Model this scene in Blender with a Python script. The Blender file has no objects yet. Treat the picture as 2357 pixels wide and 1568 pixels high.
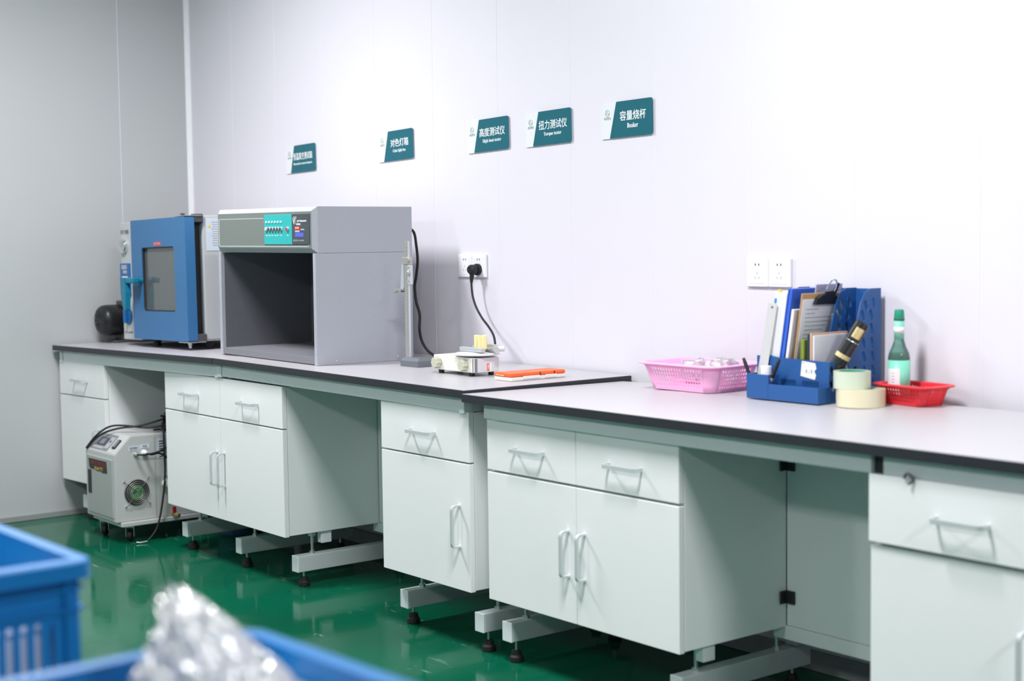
import bpy, bmesh, math, random
from mathutils import Vector, Matrix
random.seed(7)
S = bpy.context.scene
C = S.collection
PI = math.pi

# ------------------------------------------------------------------ camera
cam = bpy.data.cameras.new('camera'); camo = bpy.data.objects.new('camera', cam); C.objects.link(camo)
_R = Vector((0.620743, 0.78391009, -0.01277085)); _U = Vector((-0.04465926, 0.05161687, 0.9976679)); _F = Vector((-0.78274113, 0.61872503, -0.06704966))
M = Matrix.Identity(4)
for i in range(3):
    M[i][0] = _R[i]; M[i][1] = _U[i]; M[i][2] = -_F[i]
M.translation = Vector((6.7834, -3.355, 1.271))
camo.matrix_world = M
cam.sensor_width = 36; cam.lens = 3425.95 / 2357 * 36
cam.clip_start = 0.05; cam.clip_end = 60
cam.dof.use_dof = True; cam.dof.focus_distance = 5.15; cam.dof.aperture_fstop = 2.6
S.camera = camo

# ------------------------------------------------------------------ world, light, exposure
w = bpy.data.worlds.new('world'); S.world = w; w.use_nodes = True
w.node_tree.nodes['Background'].inputs[0].default_value = (0.9, 0.95, 1, 1)
w.node_tree.nodes['Background'].inputs[1].default_value = 0.0
S.view_settings.view_transform = 'Standard'; S.view_settings.look = 'None'
S.view_settings.exposure = 0.0; S.view_settings.gamma = 1.0
S.view_settings.use_curve_mapping = False
LAMP_POWER = 72.0
LAMP_SPOTS = [(1.62, -1.6), (4.4, -1.6), (7.8, -1.6), (1.62, -4.9), (4.4, -4.9), (7.8, -4.9)]
CEIL = 2.85
RX, RY = 11.0, -8.0

# ------------------------------------------------------------------ materials
def mat(name, col, rough=0.5, metal=0.0, var=0.03, scale=40.0, bump=0.0, spec=0.5, coat=0.0, alpha=1.0, trans=0.0, emit=None, estr=0.0, ior=1.45):
    m = bpy.data.materials.new(name); m.use_nodes = True
    nt = m.node_tree; b = nt.nodes['Principled BSDF']
    c = tuple(col) + (1.0,)
    b.inputs['Roughness'].default_value = rough; b.inputs['Metallic'].default_value = metal
    b.inputs['Specular IOR Level'].default_value = spec; b.inputs['Coat Weight'].default_value = coat
    b.inputs['Alpha'].default_value = alpha; b.inputs['Transmission Weight'].default_value = trans
    b.inputs['IOR'].default_value = ior
    if emit: b.inputs['Emission Color'].default_value = tuple(emit) + (1,); b.inputs['Emission Strength'].default_value = estr
    tc = nt.nodes.new('ShaderNodeTexCoord'); n = nt.nodes.new('ShaderNodeTexNoise')
    n.inputs['Scale'].default_value = scale; n.inputs['Detail'].default_value = 3
    nt.links.new(tc.outputs['Object'], n.inputs['Vector'])
    mx = nt.nodes.new('ShaderNodeMix'); mx.data_type = 'RGBA'; mx.blend_type = 'MIX'
    mx.inputs['A'].default_value = tuple(max(0, x * (1 - var)) for x in col) + (1,)
    mx.inputs['B'].default_value = tuple(min(1, x * (1 + var)) for x in col) + (1,)
    nt.links.new(n.outputs['Fac'], mx.inputs['Factor']); nt.links.new(mx.outputs['Result'], b.inputs['Base Color'])
    if bump:
        bp = nt.nodes.new('ShaderNodeBump'); bp.inputs['Strength'].default_value = bump; bp.inputs['Distance'].default_value = 0.002
        nt.links.new(n.outputs['Fac'], bp.inputs['Height']); nt.links.new(bp.outputs['Normal'], b.inputs['Normal'])
    return m
def s2l(r, g, b):
    f = lambda v: (v/255/12.92) if v/255 <= .04045 else ((v/255+.055)/1.055)**2.4
    return (f(r), f(g), f(b))

def speckle(name, col, dark, light, scale=420):
    m = mat(name, col, 0.55, var=0.02)
    nt = m.node_tree; b = nt.nodes['Principled BSDF']
    tc = nt.nodes.new('ShaderNodeTexCoord'); n = nt.nodes.new('ShaderNodeTexNoise'); n.inputs['Scale'].default_value = scale; n.inputs['Detail'].default_value = 2
    nt.links.new(tc.outputs['Object'], n.inputs['Vector'])
    r = nt.nodes.new('ShaderNodeValToRGB'); e = r.color_ramp.elements
    e[0].position = 0.34; e[0].color = tuple(dark) + (1,); e[1].position = 0.44; e[1].color = tuple(col) + (1,)
    k = e.new(0.6); k.color = tuple(col) + (1,); k = e.new(0.68); k.color = tuple(light) + (1,)
    nt.links.new(n.outputs['Fac'], r.inputs['Fac']); nt.links.new(r.outputs['Color'], b.inputs['Base Color'])
    bp = nt.nodes.new('ShaderNodeBump'); bp.inputs['Strength'].default_value = 0.25; bp.inputs['Distance'].default_value = 0.001
    nt.links.new(n.outputs['Fac'], bp.inputs['Height']); nt.links.new(bp.outputs['Normal'], b.inputs['Normal'])
    return m

def floor_mat():
    m = bpy.data.materials.new('green_epoxy'); m.use_nodes = True
    nt = m.node_tree; b = nt.nodes['Principled BSDF']; L = nt.links.new
    tc = nt.nodes.new('ShaderNodeTexCoord')
    def noise(scale, detail, sx=1, sy=1, rot=0):
        mp = nt.nodes.new('ShaderNodeMapping'); mp.inputs['Scale'].default_value = (sx, sy, 1); mp.inputs['Rotation'].default_value = (0, 0, rot)
        n = nt.nodes.new('ShaderNodeTexNoise'); n.inputs['Scale'].default_value = scale; n.inputs['Detail'].default_value = detail
        L(tc.outputs['Object'], mp.inputs['Vector']); L(mp.outputs['Vector'], n.inputs['Vector']); return n
    def ramp(src, p0, p1, c0=(0, 0, 0, 1), c1=(1, 1, 1, 1)):
        r = nt.nodes.new('ShaderNodeValToRGB'); e = r.color_ramp.elements
        e[0].position = p0; e[0].color = c0; e[1].position = p1; e[1].color = c1; L(src, r.inputs['Fac']); return r
    base = ramp(noise(1.3, 5).outputs['Fac'], .3, .7, (0.001, 0.08, 0.04, 1), (0.002, 0.125, 0.064, 1))
    def mix(a, fac, colr):
        x = nt.nodes.new('ShaderNodeMix'); x.data_type = 'RGBA'; L(fac, x.inputs['Factor']); L(a, x.inputs['A']); x.inputs['B'].default_value = colr; return x.outputs['Result']
    def mul(a, b2):
        x = nt.nodes.new('ShaderNodeMath'); x.operation = 'MULTIPLY'; L(a, x.inputs[0]); L(b2, x.inputs[1]); return x.outputs[0]
    where = ramp(noise(2.1, 2).outputs['Fac'], .47, .6).outputs['Color']
    scr = ramp(noise(26, 4, .16, 1.0, .35).outputs['Fac'], .655, .70).outputs['Color']
    chips = ramp(noise(16, 6).outputs['Fac'], .675, .71).outputs['Color']
    dots = ramp(noise(110, 2).outputs['Fac'], .76, .79).outputs['Color']
    c = mix(base.outputs['Color'], mul(scr, where), (.12, .26, .19, 1))
    c = mix(c, mul(chips, where), (.14, .20, .16, 1))
    c = mix(c, dots, (.12, .28, .20, 1))
    L(c, b.inputs['Base Color'])
    rr = ramp(noise(5, 6).outputs['Fac'], .3, .75, (.06, .06, .06, 1), (.16, .16, .16, 1)); L(rr.outputs['Color'], b.inputs['Roughness'])
    bp = nt.nodes.new('ShaderNodeBump'); bp.inputs['Strength'].default_value = .05; bp.inputs['Distance'].default_value = .01
    L(noise(9, 3).outputs['Fac'], bp.inputs['Height']); L(bp.outputs['Normal'], b.inputs['Normal'])
    b.inputs['Specular IOR Level'].default_value = .24
    return m

def plastic_film(name, tint, trans, bump_scale, bump_str=0.6, rough=.12, gloss=.12):
    m = bpy.data.materials.new(name); m.use_nodes = True
    nt = m.node_tree; L = nt.links.new; out = nt.nodes['Material Output']; nt.nodes.remove(nt.nodes['Principled BSDF'])
    tr = nt.nodes.new('ShaderNodeBsdfTransparent'); tr.inputs[0].default_value = tuple(tint) + (1,)
    gl = nt.nodes.new('ShaderNodeBsdfGlossy'); gl.inputs['Roughness'].default_value = rough; gl.inputs[0].default_value = (1, 1, 1, 1)
    df = nt.nodes.new('ShaderNodeBsdfDiffuse'); df.inputs[0].default_value = (.92, .94, .97, 1)
    tc = nt.nodes.new('ShaderNodeTexCoord'); n = nt.nodes.new('ShaderNodeTexNoise'); n.inputs['Scale'].default_value = bump_scale; n.inputs['Detail'].default_value = 4
    L(tc.outputs['Object'], n.inputs['Vector'])
    bp = nt.nodes.new('ShaderNodeBump'); bp.inputs['Strength'].default_value = bump_str; bp.inputs['Distance'].default_value = .01
    L(n.outputs['Fac'], bp.inputs['Height']); L(bp.outputs['Normal'], gl.inputs['Normal'])
    fr = nt.nodes.new('ShaderNodeFresnel'); fr.inputs[0].default_value = 1.5; L(bp.outputs['Normal'], fr.inputs['Normal'])
    m1 = nt.nodes.new('ShaderNodeMixShader'); m1.inputs[0].default_value = 1 - trans; L(tr.outputs[0], m1.inputs[1]); L(df.outputs[0], m1.inputs[2])
    ad = nt.nodes.new('ShaderNodeMath'); ad.operation = 'MULTIPLY_ADD'; ad.inputs[1].default_value = .9; ad.inputs[2].default_value = gloss; L(fr.outputs[0], ad.inputs[0])
    m2 = nt.nodes.new('ShaderNodeMixShader'); L(ad.outputs[0], m2.inputs[0]); L(m1.outputs[0], m2.inputs[1]); L(gl.outputs[0], m2.inputs[2])
    L(m2.outputs[0], out.inputs['Surface'])
    return m

MT = {
 'floor': floor_mat(),
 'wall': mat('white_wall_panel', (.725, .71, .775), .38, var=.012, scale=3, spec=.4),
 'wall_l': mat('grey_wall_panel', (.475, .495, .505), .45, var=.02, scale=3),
 'joint': mat('panel_joint', (.86, .86, .92), .6),
 'ceil': mat('ceiling_white', (.8, .82, .83), .7),
 'base': mat('baseboard_grey', (.28, .30, .30), .5),
 'trimw': mat('trim_white', (.86, .87, .9), .4),
 'lam': mat('laminate_white', (.48, .47, .495), .32, var=.02, scale=6),
 'black': mat('worktop_edge_black', (.022, .025, .032), .42, var=.15, scale=25),
 'cab': mat('cabinet_white', (.84, .86, .86), .4, var=.01, scale=5),
 'cabb': mat('cabinet_body', (.82, .86, .86), .45, var=.015, scale=5),
 'steel': mat('painted_steel_grey', (.72, .78, .80), .42, var=.02),
 'rail': mat('foot_rail_grey', (.55, .59, .60), .38, var=.03),
 'zinc': mat('zinc_bolt', (.6, .62, .62), .3, metal=.9, var=.08),
 'rub': mat('black_rubber', (.012, .012, .014), .55, var=.2),
 'hand': mat('handle_white', (.60, .64, .655), .32, metal=.25),
 'brk': mat('black_bracket', (.02, .024, .024), .5),
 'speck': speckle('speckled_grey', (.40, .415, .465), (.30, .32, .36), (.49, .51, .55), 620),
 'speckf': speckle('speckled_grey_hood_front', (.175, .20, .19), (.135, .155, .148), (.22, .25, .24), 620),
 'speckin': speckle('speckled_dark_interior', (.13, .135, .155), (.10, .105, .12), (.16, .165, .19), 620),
 'speckfl': speckle('speckled_grey_floor_shaded', (.20, .205, .23), (.15, .155, .175), (.25, .26, .285), 620),  # light box floor panel; partial shade of the chamber is mixed into this grey
 'groove': mat('pale_groove', (.62, .66, .66), .5),
 'teal': mat('teal_panel', (.02, .42, .42), .35, var=.02),
 'slate': mat('slate_panel', (.055, .068, .08), .35),
 'white': mat('white_print', (.85, .88, .9), .5),
 'whitep': mat('white_plastic', (.82, .82, .86), .3),
 'red': mat('red_print', (.65, .03, .05), .4),
 'bluest': mat('blue_sticker', (.10, .12, .85), .4),
 'led': mat('led_lens', (.75, .85, .85), .2),
 'btn': mat('dark_button', (.05, .06, .07), .3),
 'btnp': mat('pink_button', (.75, .5, .5), .3),
 'ovenb': mat('oven_blue', (.036, .15, .335), .38, var=.02),
 'oveng': mat('oven_grey', (.50, .52, .53), .42, var=.02),
 'ovend': mat('oven_dark', (.02, .022, .025), .5),
 'tealh': mat('teal_handle', (.005, .17, .28), .3),
 'glass': mat('grey_window_glass', (.10, .11, .11), .07, var=.02, coat=.6),
 'chrome': mat('chrome', (.75, .76, .77), .16, metal=1, var=.05),
 'dial': mat('dial_face', (.72, .78, .84), .3),
 'blued': mat('control_blue', (.012, .13, .36), .35),
 'grscr': mat('grey_screen', (.4, .41, .44), .3),
 'motor': mat('motor_black', (.011, .012, .014), .36, var=.15),
 'iron': mat('dark_iron', (.07, .07, .075), .5),
 'ink': mat('dark_print', (.06, .07, .1), .5),
 'paper': mat('paper_white', (.82, .82, .86), .6),
 'paperb': mat('label_blue_white', (.62, .69, .76), .45),
 'yell': mat('warning_yellow', (.8, .62, .02), .5),
 'chil': mat('chiller_ivory', (.51, .53, .525), .42, var=.02),
 'chilg': mat('chiller_grey_door', (.36, .39, .38), .45),
 'panelg': mat('control_grey', (.20, .22, .23), .45),
 'fang': mat('fan_green', (.12, .30, .12), .4),
 'amber': mat('amber_print', (.75, .52, .02), .4),
 'brown': mat('torn_black_sticker', (.018, .016, .014), .4, var=.4),
 'brass': mat('brass', (.6, .45, .22), .35, metal=.8),
 'darkred': mat('dark_red', (.25, .01, .015), .4),
 'satin': mat('satin_steel', (.50, .49, .45), .38, metal=.6, var=.06, scale=90),
 'satinl': mat('pale_steel', (.62, .66, .69), .32, metal=.5),
 'gbase': mat('gauge_base_grey', (.16, .18, .20), .45, metal=.2),
 'ivory': mat('ivory_paint', (.82, .82, .74), .35),
 'beige': mat('beige_knob', (.52, .52, .41), .45),
 'alu': mat('aluminium', (.72, .73, .76), .4, metal=.2),
 'cream': mat('cream_peg', (.85, .76, .40), .45),
 'orange': mat('orange_lid', (.90, .13, .02), .38),
 'case': mat('case_white', (.80, .79, .76), .45, var=.05),
 'pink': mat('pink_plastic', (.95, .47, .74), .35, var=.02),
 'org': mat('organizer_blue', (.02, .095, .30), .35, var=.03),
 'redp': mat('red_plastic', (.78, .03, .045), .35, var=.03),
 'tape': mat('tape_roll_cream', (.72, .67, .47), .28, var=.05, scale=12, coat=.3),
 'tapeg': mat('tape_roll_pale_green', (.58, .66, .52), .28, var=.08, scale=12, coat=.3),
 'core': mat('tape_core_green', (.08, .38, .25), .5),
 'bglass': mat('bottle_green_glass', (.25, .5, .42), .06, trans=.75, ior=1.4),
 'blabel': mat('bottle_label_mint', (.22, .68, .50), .4),
 'bcap': mat('bottle_cap_green', (.01, .26, .16), .35),
 'folderg': mat('folder_grey', (.58, .58, .58), .45),
 'binder': mat('binder_white', (.74, .75, .76), .4),
 'fblue': mat('folder_blue', (.04, .13, .62), .35),
 'ltblue': mat('binder_band_blue', (.03, .27, .55), .4),
 'lilac': mat('folder_lilac', (.46, .47, .68), .35),
 'board': mat('hardboard_tan', (.52, .31, .14), .6),
 'clipb': mat('clip_black', (.025, .028, .034), .3, metal=.3),
 'olive': mat('book_olive', (.20, .26, .035), .5),
 'navy': mat('book_navy', (.012, .045, .10), .45),
 'kraft': mat('kraft_cover', (.55, .36, .24), .6),
 'flask': mat('flask_black', (.014, .015, .017), .28, coat=.4),
 'gold': mat('gold_label', (.75, .62, .32), .3, metal=.4),
 'sign': mat('sign_teal', (.004, .115, .155), .3, var=.02),
 'signw': mat('sign_white', (.74, .765, .79), .25),
 'logo': mat('logo_green_grey', (.25, .36, .35), .5),
 'crate': mat('crate_blue', (.003, .17, .48), .4, var=.05),
 'basin': mat('basin_blue', (.05, .13, .22), .45),
 'table': mat('table_grey', (.35, .37, .38), .5),
 'film': plastic_film('clear_bag_film', (.96, .98, 1.0), .45, 16, 1.0, .24, .34),
 'film2': plastic_film('clear_wrapper_film', (.95, .94, .96), .72, 60),
 'lamp': mat('lamp_diffuser', (.9, .9, .9), .5, emit=(.96, .98, 1), estr=6),
}

# ------------------------------------------------------------------ mesh helpers
def setp(o, label=None, cat=None, group=None, kind=None):
    if label: o['label'] = label
    if cat: o['category'] = cat
    if group: o['group'] = group
    if kind: o['kind'] = kind
    return o
def thing(name, loc, label, cat, group=None, rot=(0, 0, 0)):
    o = bpy.data.objects.new(name, None); o.empty_display_size = .05; C.objects.link(o)
    o.location = loc; o.rotation_euler = rot
    return setp(o, label, cat, group)
def link(name, me, m, parent=None, smooth=False, label=None):
    o = bpy.data.objects.new(name, me); C.objects.link(o)
    if m is not None: me.materials.clear(); me.materials.append(MT[m] if isinstance(m, str) else m)
    if parent: o.parent = parent
    if smooth:
        for p in me.polygons: p.use_smooth = True
    if label: o['label'] = label
    return o
def obj(name, bm, m, parent=None, smooth=False, label=None):
    me = bpy.data.meshes.new(name); bmesh.ops.recalc_face_normals(bm, faces=bm.faces[:]); bm.to_mesh(me); bm.free()
    return link(name, me, m, parent, smooth, label)
def B(): return bmesh.new()
def box(bm, x0, x1, y0, y1, z0, z1, bev=0.0, seg=2, mtx=None):
    t = bmesh.new(); bmesh.ops.create_cube(t, size=1)
    for v in t.verts: v.co = Vector(((x0+x1)/2 + v.co.x*(x1-x0), (y0+y1)/2 + v.co.y*(y1-y0), (z0+z1)/2 + v.co.z*(z1-z0)))
    if bev: bmesh.ops.bevel(t, geom=t.edges[:], offset=bev, segments=seg, affect='EDGES', profile=.5)
    return merge(bm, t, mtx)
def merge(bm, t, mtx=None):
    if mtx is not None: bmesh.ops.transform(t, matrix=mtx, verts=t.verts)
    me = bpy.data.meshes.new('tmp'); t.to_mesh(me); t.free(); bm.from_mesh(me); bpy.data.meshes.remove(me); return bm
def bx(name, dims, m, parent=None, bev=.002, seg=2, mtx=None, label=None):
    return obj(name, box(B(), *dims, bev=bev, seg=seg, mtx=mtx), m, parent, label=label)
def cyl(bm, p0, p1, r0, r1=None, n=24, caps=True):
    r1 = r0 if r1 is None else r1
    p0 = Vector(p0); p1 = Vector(p1); d = (p1-p0).normalized()
    a = d.orthogonal().normalized(); b = d.cross(a)
    A = [bm.verts.new(p0 + r0*(a*math.cos(2*PI*i/n) + b*math.sin(2*PI*i/n))) for i in range(n)]
    D = [bm.verts.new(p1 + r1*(a*math.cos(2*PI*i/n) + b*math.sin(2*PI*i/n))) for i in range(n)]
    for i in range(n): bm.faces.new((A[i], A[(i+1) % n], D[(i+1) % n], D[i]))
    if caps: bm.faces.new(A); bm.faces.new(D)
    return bm
def lathe(bm, prof, axis_p=(0, 0, 0), axis='z', n=32, close=True):
    # prof: (radius, height)
    ap = Vector(axis_p); rings = []
    for r, h in prof:
        ring = []
        for i in range(n):
            c, s = math.cos(2*PI*i/n)*r, math.sin(2*PI*i/n)*r
            ring.append(bm.verts.new(ap + (Vector((c, s, h)) if axis == 'z' else Vector((c, h, s)) if axis == 'y' else Vector((h, c, s)))))
        rings.append(ring)
    for k in range(len(rings)-1):
        for i in range(n): bm.faces.new((rings[k][i], rings[k][(i+1) % n], rings[k+1][(i+1) % n], rings[k+1][i]))
    if close: bm.faces.new(rings[0]); bm.faces.new(rings[-1])
    return bm
def smoothpath(pts, k=6):
    P = [Vector(p) for p in pts]; out = []
    for i in range(len(P)-1):
        p0 = P[max(0, i-1)]; p1 = P[i]; p2 = P[i+1]; p3 = P[min(len(P)-1, i+2)]
        for j in range(k):
            t = j/k
            out.append(.5*((2*p1) + (-p0+p2)*t + (2*p0-5*p1+4*p2-p3)*t*t + (-p0+3*p1-3*p2+p3)*t**3))
    out.append(P[-1]); return out
def sweep(bm, path, sect, closed_path=False):
    # sect: list of 2D points (a,b); frame by parallel transport
    P = [Vector(p) for p in path]; n = len(P); rings = []
    t0 = (P[1]-P[0]).normalized(); a = Vector((0, 0, 1)).cross(t0)
    if a.length < .01: a = Vector((1, 0, 0)).cross(t0)
    a.normalize()
    for i in range(n):
        if closed_path: t = (P[(i+1) % n]-P[i-1]).normalized()
        else: t = (P[min(n-1, i+1)]-P[max(0, i-1)]).normalized()
        a = (a - t*a.dot(t)).normalized(); b = t.cross(a)
        rings.append([bm.verts.new(P[i] + a*u + b*v) for u, v in sect])
    m = len(sect)
    for i in range(n if closed_path else n-1):
        r0, r1 = rings[i], rings[(i+1) % n]
        for j in range(m): bm.faces.new((r0[j], r0[(j+1) % m], r1[(j+1) % m], r1[j]))
    if not closed_path: bm.faces.new(rings[0]); bm.faces.new(rings[-1])
    return bm
def circ(r, n=10): return [(r*math.cos(2*PI*i/n), r*math.sin(2*PI*i/n)) for i in range(n)]
def tube(bm, pts, r, n=10, smooth=True, k=6, closed=False): return sweep(bm, smoothpath(pts, k) if smooth else pts, circ(r, n), closed)
def prism(bm, poly, d0, d1, plane='xz'):
    # poly in plane coords, extruded along the third axis from d0 to d1
    def P(u, v, d): return {'xz': (u, d, v), 'yz': (d, u, v), 'xy': (u, v, d)}[plane]
    a = [bm.verts.new(P(u, v, d0)) for u, v in poly]; b = [bm.verts.new(P(u, v, d1)) for u, v in poly]
    n = len(poly); bm.faces.new(a); bm.faces.new(b)
    for i in range(n): bm.faces.new((a[i], a[(i+1) % n], b[(i+1) % n], b[i]))
    return bm
def rrect(x0, x1, y0, y1, r, n=4, corners=(1, 1, 1, 1)):
    out = []
    for (cx, cy, a0, on) in ((x1-r, y1-r, 0, corners[0]), (x0+r, y1-r, PI/2, corners[1]), (x0+r, y0+r, PI, corners[2]), (x1-r, y0+r, 3*PI/2, corners[3])):
        if on:
            for i in range(n+1): out.append((cx + r*math.cos(a0+i*PI/2/n), cy + r*math.sin(a0+i*PI/2/n)))
        else: out.append((cx + r*(1 if math.cos(a0+PI/4) > 0 else -1), cy + r*(1 if math.sin(a0+PI/4) > 0 else -1)))
    return out
def flat(name, outline, holes, thick, m, parent=None, plane='xz', off=0.0, bev=0.0):
    """Plate with real holes: a filled 2D curve, extruded, turned into a mesh.  plane xz: normal along y; yz: normal along x; xy: normal z."""
    cu = bpy.data.curves.new('tmp', 'CURVE'); cu.dimensions = '2D'; cu.fill_mode = 'BOTH'; cu.extrude = thick/2
    for poly in [outline] + list(holes):
        sp = cu.splines.new('POLY'); sp.points.add(len(poly)-1); sp.use_cyclic_u = True
        for p, (u, v) in zip(sp.points, poly): p.co = (u, v, 0, 1)
    o = bpy.data.objects.new('tmp', cu); me = bpy.data.meshes.new_from_object(o)
    bpy.data.objects.remove(o); bpy.data.curves.remove(cu)
    for v in me.vertices:
        u, vv, d = v.co
        v.co = {'xz': (u, off - d, vv), 'yz': (off + d, u, vv), 'xy': (u, vv, off + d)}[plane]
    me.name = name
    return link(name, me, m, parent)
def text(name, body, m, parent, cx, cz, wd, ht, off, plane='xz', bold=0.0, font=None, mtx=None):
    """Lettering as a thin raised mesh, fitted to width wd and height ht around (cx, cz)."""
    cu = bpy.data.curves.new('tmp', 'FONT'); cu.body = body; cu.size = 1; cu.offset = bold; cu.extrude = .002; cu.resolution_u = 3
    o = bpy.data.objects.new('tmp', cu); me = bpy.data.meshes.new_from_object(o)
    bpy.data.objects.remove(o); bpy.data.curves.remove(cu)
    if not me.vertices: return None
    xs = [v.co.x for v in me.vertices]; ys = [v.co.y for v in me.vertices]
    x0, x1, y0, y1 = min(xs), max(xs), min(ys), max(ys)
    for v in me.vertices:
        u = cx + ((v.co.x-x0)/(x1-x0)-.5)*wd; vv = cz + ((v.co.y-y0)/max(1e-6, y1-y0)-.5)*ht; d = v.co.z*.15
        v.co = {'xz': (u, off - d, vv), 'yz': (off + d, u, vv), 'xy': (u, vv, off + d)}[plane]
        if mtx is not None: v.co = mtx @ v.co
    me.name = name
    return link(name, me, m, parent)
def shear(o, k, x0=0.0):
    for v in o.data.vertices: v.co.z += k*(v.co.x-x0)
    return o
def copy_tree(o, parent=None):
    c = o.copy(); C.objects.link(c); c.parent = parent
    for ch in o.children: copy_tree(ch, c)
    return c

# ------------------------------------------------------------------ the room
def struct(name, bm, m): return setp(obj(name, bm, m), kind='structure')
fl = struct('floor', box(B(), -.1, RX, RY, .1, -.1, 0), 'floor')
ce = struct('ceiling', box(B(), -.1, RX, RY, .1, CEIL, CEIL+.1), 'ceil')
wb = struct('wall_back', box(B(), -.1, RX, .0012, .12, 0, CEIL), 'joint')
wl = struct('wall_left', box(B(), -.12, -.0012, RY, .012, 0, CEIL), 'joint')
struct('wall_right', box(B(), RX, RX+.1, RY, .1, 0, CEIL), 'wall')
struct('wall_front', box(B(), -.1, RX, RY-.1, RY, 0, CEIL), 'wall')
SP = .4065; edges = [3.2855 + SP*k for k in range(-8, 16)]
edges = [0.0] + [e for e in edges if .1 < e < RX-.05] + [RX]
pan = None
for a, b in zip(edges[:-1], edges[1:]):
    bx('panel', (a+.0007, b-.0007, .0, .013, .0, CEIL), 'wall', wb, bev=.0008, seg=1)
ye = [0.0, -.366, -1.33, -2.29, -3.25, -4.21, -5.17, -6.13, -7.09, RY]
for a, b in zip(ye[:-1], ye[1:]):
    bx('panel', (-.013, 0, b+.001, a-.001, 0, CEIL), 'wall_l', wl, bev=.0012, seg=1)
struct('baseboard_left', box(B(), 0, .012, RY, -.001, 0, .028, bev=.003), 'base')
struct('baseboard_back', box(B(), .013, RX, -.012, 0, 0, .06, bev=.003), 'base')
# cove moulding in the corner
bm = B(); q_ = .021; pl = [(0, 0), (q_, 0)] + [(q_-q_*math.sin(t*PI/12)*.75, -q_+q_*math.cos(t*PI/12)) for t in range(1, 6)] + [(0, -q_)]
prism(bm, [(x, y) for x, y in pl], .06, CEIL, 'xy'); struct('trim_1', bm, 'trimw')

# ceiling lamps
def lamp(x, y, i):
    names = ['in front of the grey light box', 'in front of the right-hand bench', 'right of the benches', 'in the back row, toward the left wall', 'in the middle of the back row', 'in the back row, toward the right wall']
    t = thing('ceiling_light', (x, y, CEIL), 'flat white ceiling panel light ' + names[i], 'light', 'ceiling panel lights')
    flat('frame', rrect(-.16, .16, -.36, .36, .006), [rrect(-.14, .14, -.34, .34, .004)], .03, 'trimw', t, 'xy', off=-.015)
    bx('diffuser', (-.14, .14, -.34, .34, -.018, -.012), 'lamp', t, bev=0)
    ld = bpy.data.lights.new('panel_light', 'AREA'); ld.shape = 'RECTANGLE'; ld.size = .26; ld.size_y = .64
    ld.energy = LAMP_POWER*(.7 if y < -3 else 1.0); ld.color = (1.0, .972, .99)
    lo = bpy.data.objects.new('panel_light', ld); C.objects.link(lo); lo.parent = t; lo.location = (0, 0, -.022)
for i, (x, y) in enumerate(LAMP_SPOTS): lamp(x, y, i)

# ------------------------------------------------------------------ benches
def z2(x): return .822 + (3.19-x)*.0064
def ss(t): t = min(1, max(0, t)); return t*t*(3-2*t)
def z3(x, y): return .8132 + (y+.717)/.70*(-.007+.022*ss((x-3.2)/.5))
TH = .025
def foot_rail(parent, x0, y0, y1, zb=.058, w=.044, h=.06, studs=True, post=True):
    """C-frame foot: box rail with plastic end cap, threaded levelling feet, rear upright."""
    r = bx('foot_rail', (x0, x0+w, y0+.006, y1, zb, zb+h), 'rail', parent, bev=.003)
    bx('end_cap', (x0-.0005, x0+w+.0005, y0, y0+.0065, zb-.0005, zb+h+.0005), 'steel', r, bev=.0025)
    xc = x0+w/2
    for yy in (y0+.04, y1-.05):
        ft = obj('levelling_foot', lathe(B(), [(.021, 0), (.022, .004), (.0215, .016), (.016, .022), (.015, .034), (.008, .036)], (xc-.004, yy, 0), n=18), 'rub', parent)
        obj('bolt', cyl(B(), (xc-.004, yy, .034), (xc-.004, yy, zb+.002), .0045, n=10), 'zinc', ft)
    if studs:
        for yy in (y0+.075, y1-.12):
            s = obj('stud', cyl(B(), (xc, yy, zb+h), (xc, yy, .197), .0055, n=10), 'zinc', parent)
            obj('nut', cyl(B(), (xc, yy, zb+h), (xc, yy, zb+h+.01), .011, n=6), 'zinc', s); obj('stud_cap', cyl(B(), (xc, yy, .185), (xc, yy, .1965), .014, n=10), 'zinc', s)
    if post:
        bx('rear_upright', (x0, x0+w, y1-.06, y1-.02, zb+h, .79), 'rail', parent, bev=.003)

# bench by the left wall: turned a little and leaning a little
TH1 = .0263; K1 = .0125
b1 = thing('lab_bench', (1.5527, -.7037, 0), 'white topped lab bench against the grey left wall, holding the blue oven', 'bench', 'lab benches along the white wall', (0, 0, TH1))
o = shear(bx('worktop', (-1.528, 0, 0, .69, .832-TH, .832-.001), 'black', b1, bev=.0015), K1)
shear(bx('laminate', (-1.5265, -.0015, .0015, .688, .832-.0012, .832), 'lam', o, bev=0), K1)
shear(bx('apron_rail', (-1.475, -.028, .028, .048, .755, .8065), 'steel', b1), K1)
for a in (-1.505, -.026): shear(bx('corner_post', (a, a+.026, .024, .06, .752, .8065), 'steel', b1), K1)
shear(bx('side_rail', (-1.505, -1.48, .06, .66, .76, .806), 'steel', b1), K1)
foot_rail(b1, -1.40, .07, .60); foot_rail(b1, 1.103-1.5527, .085, .60)
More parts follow.
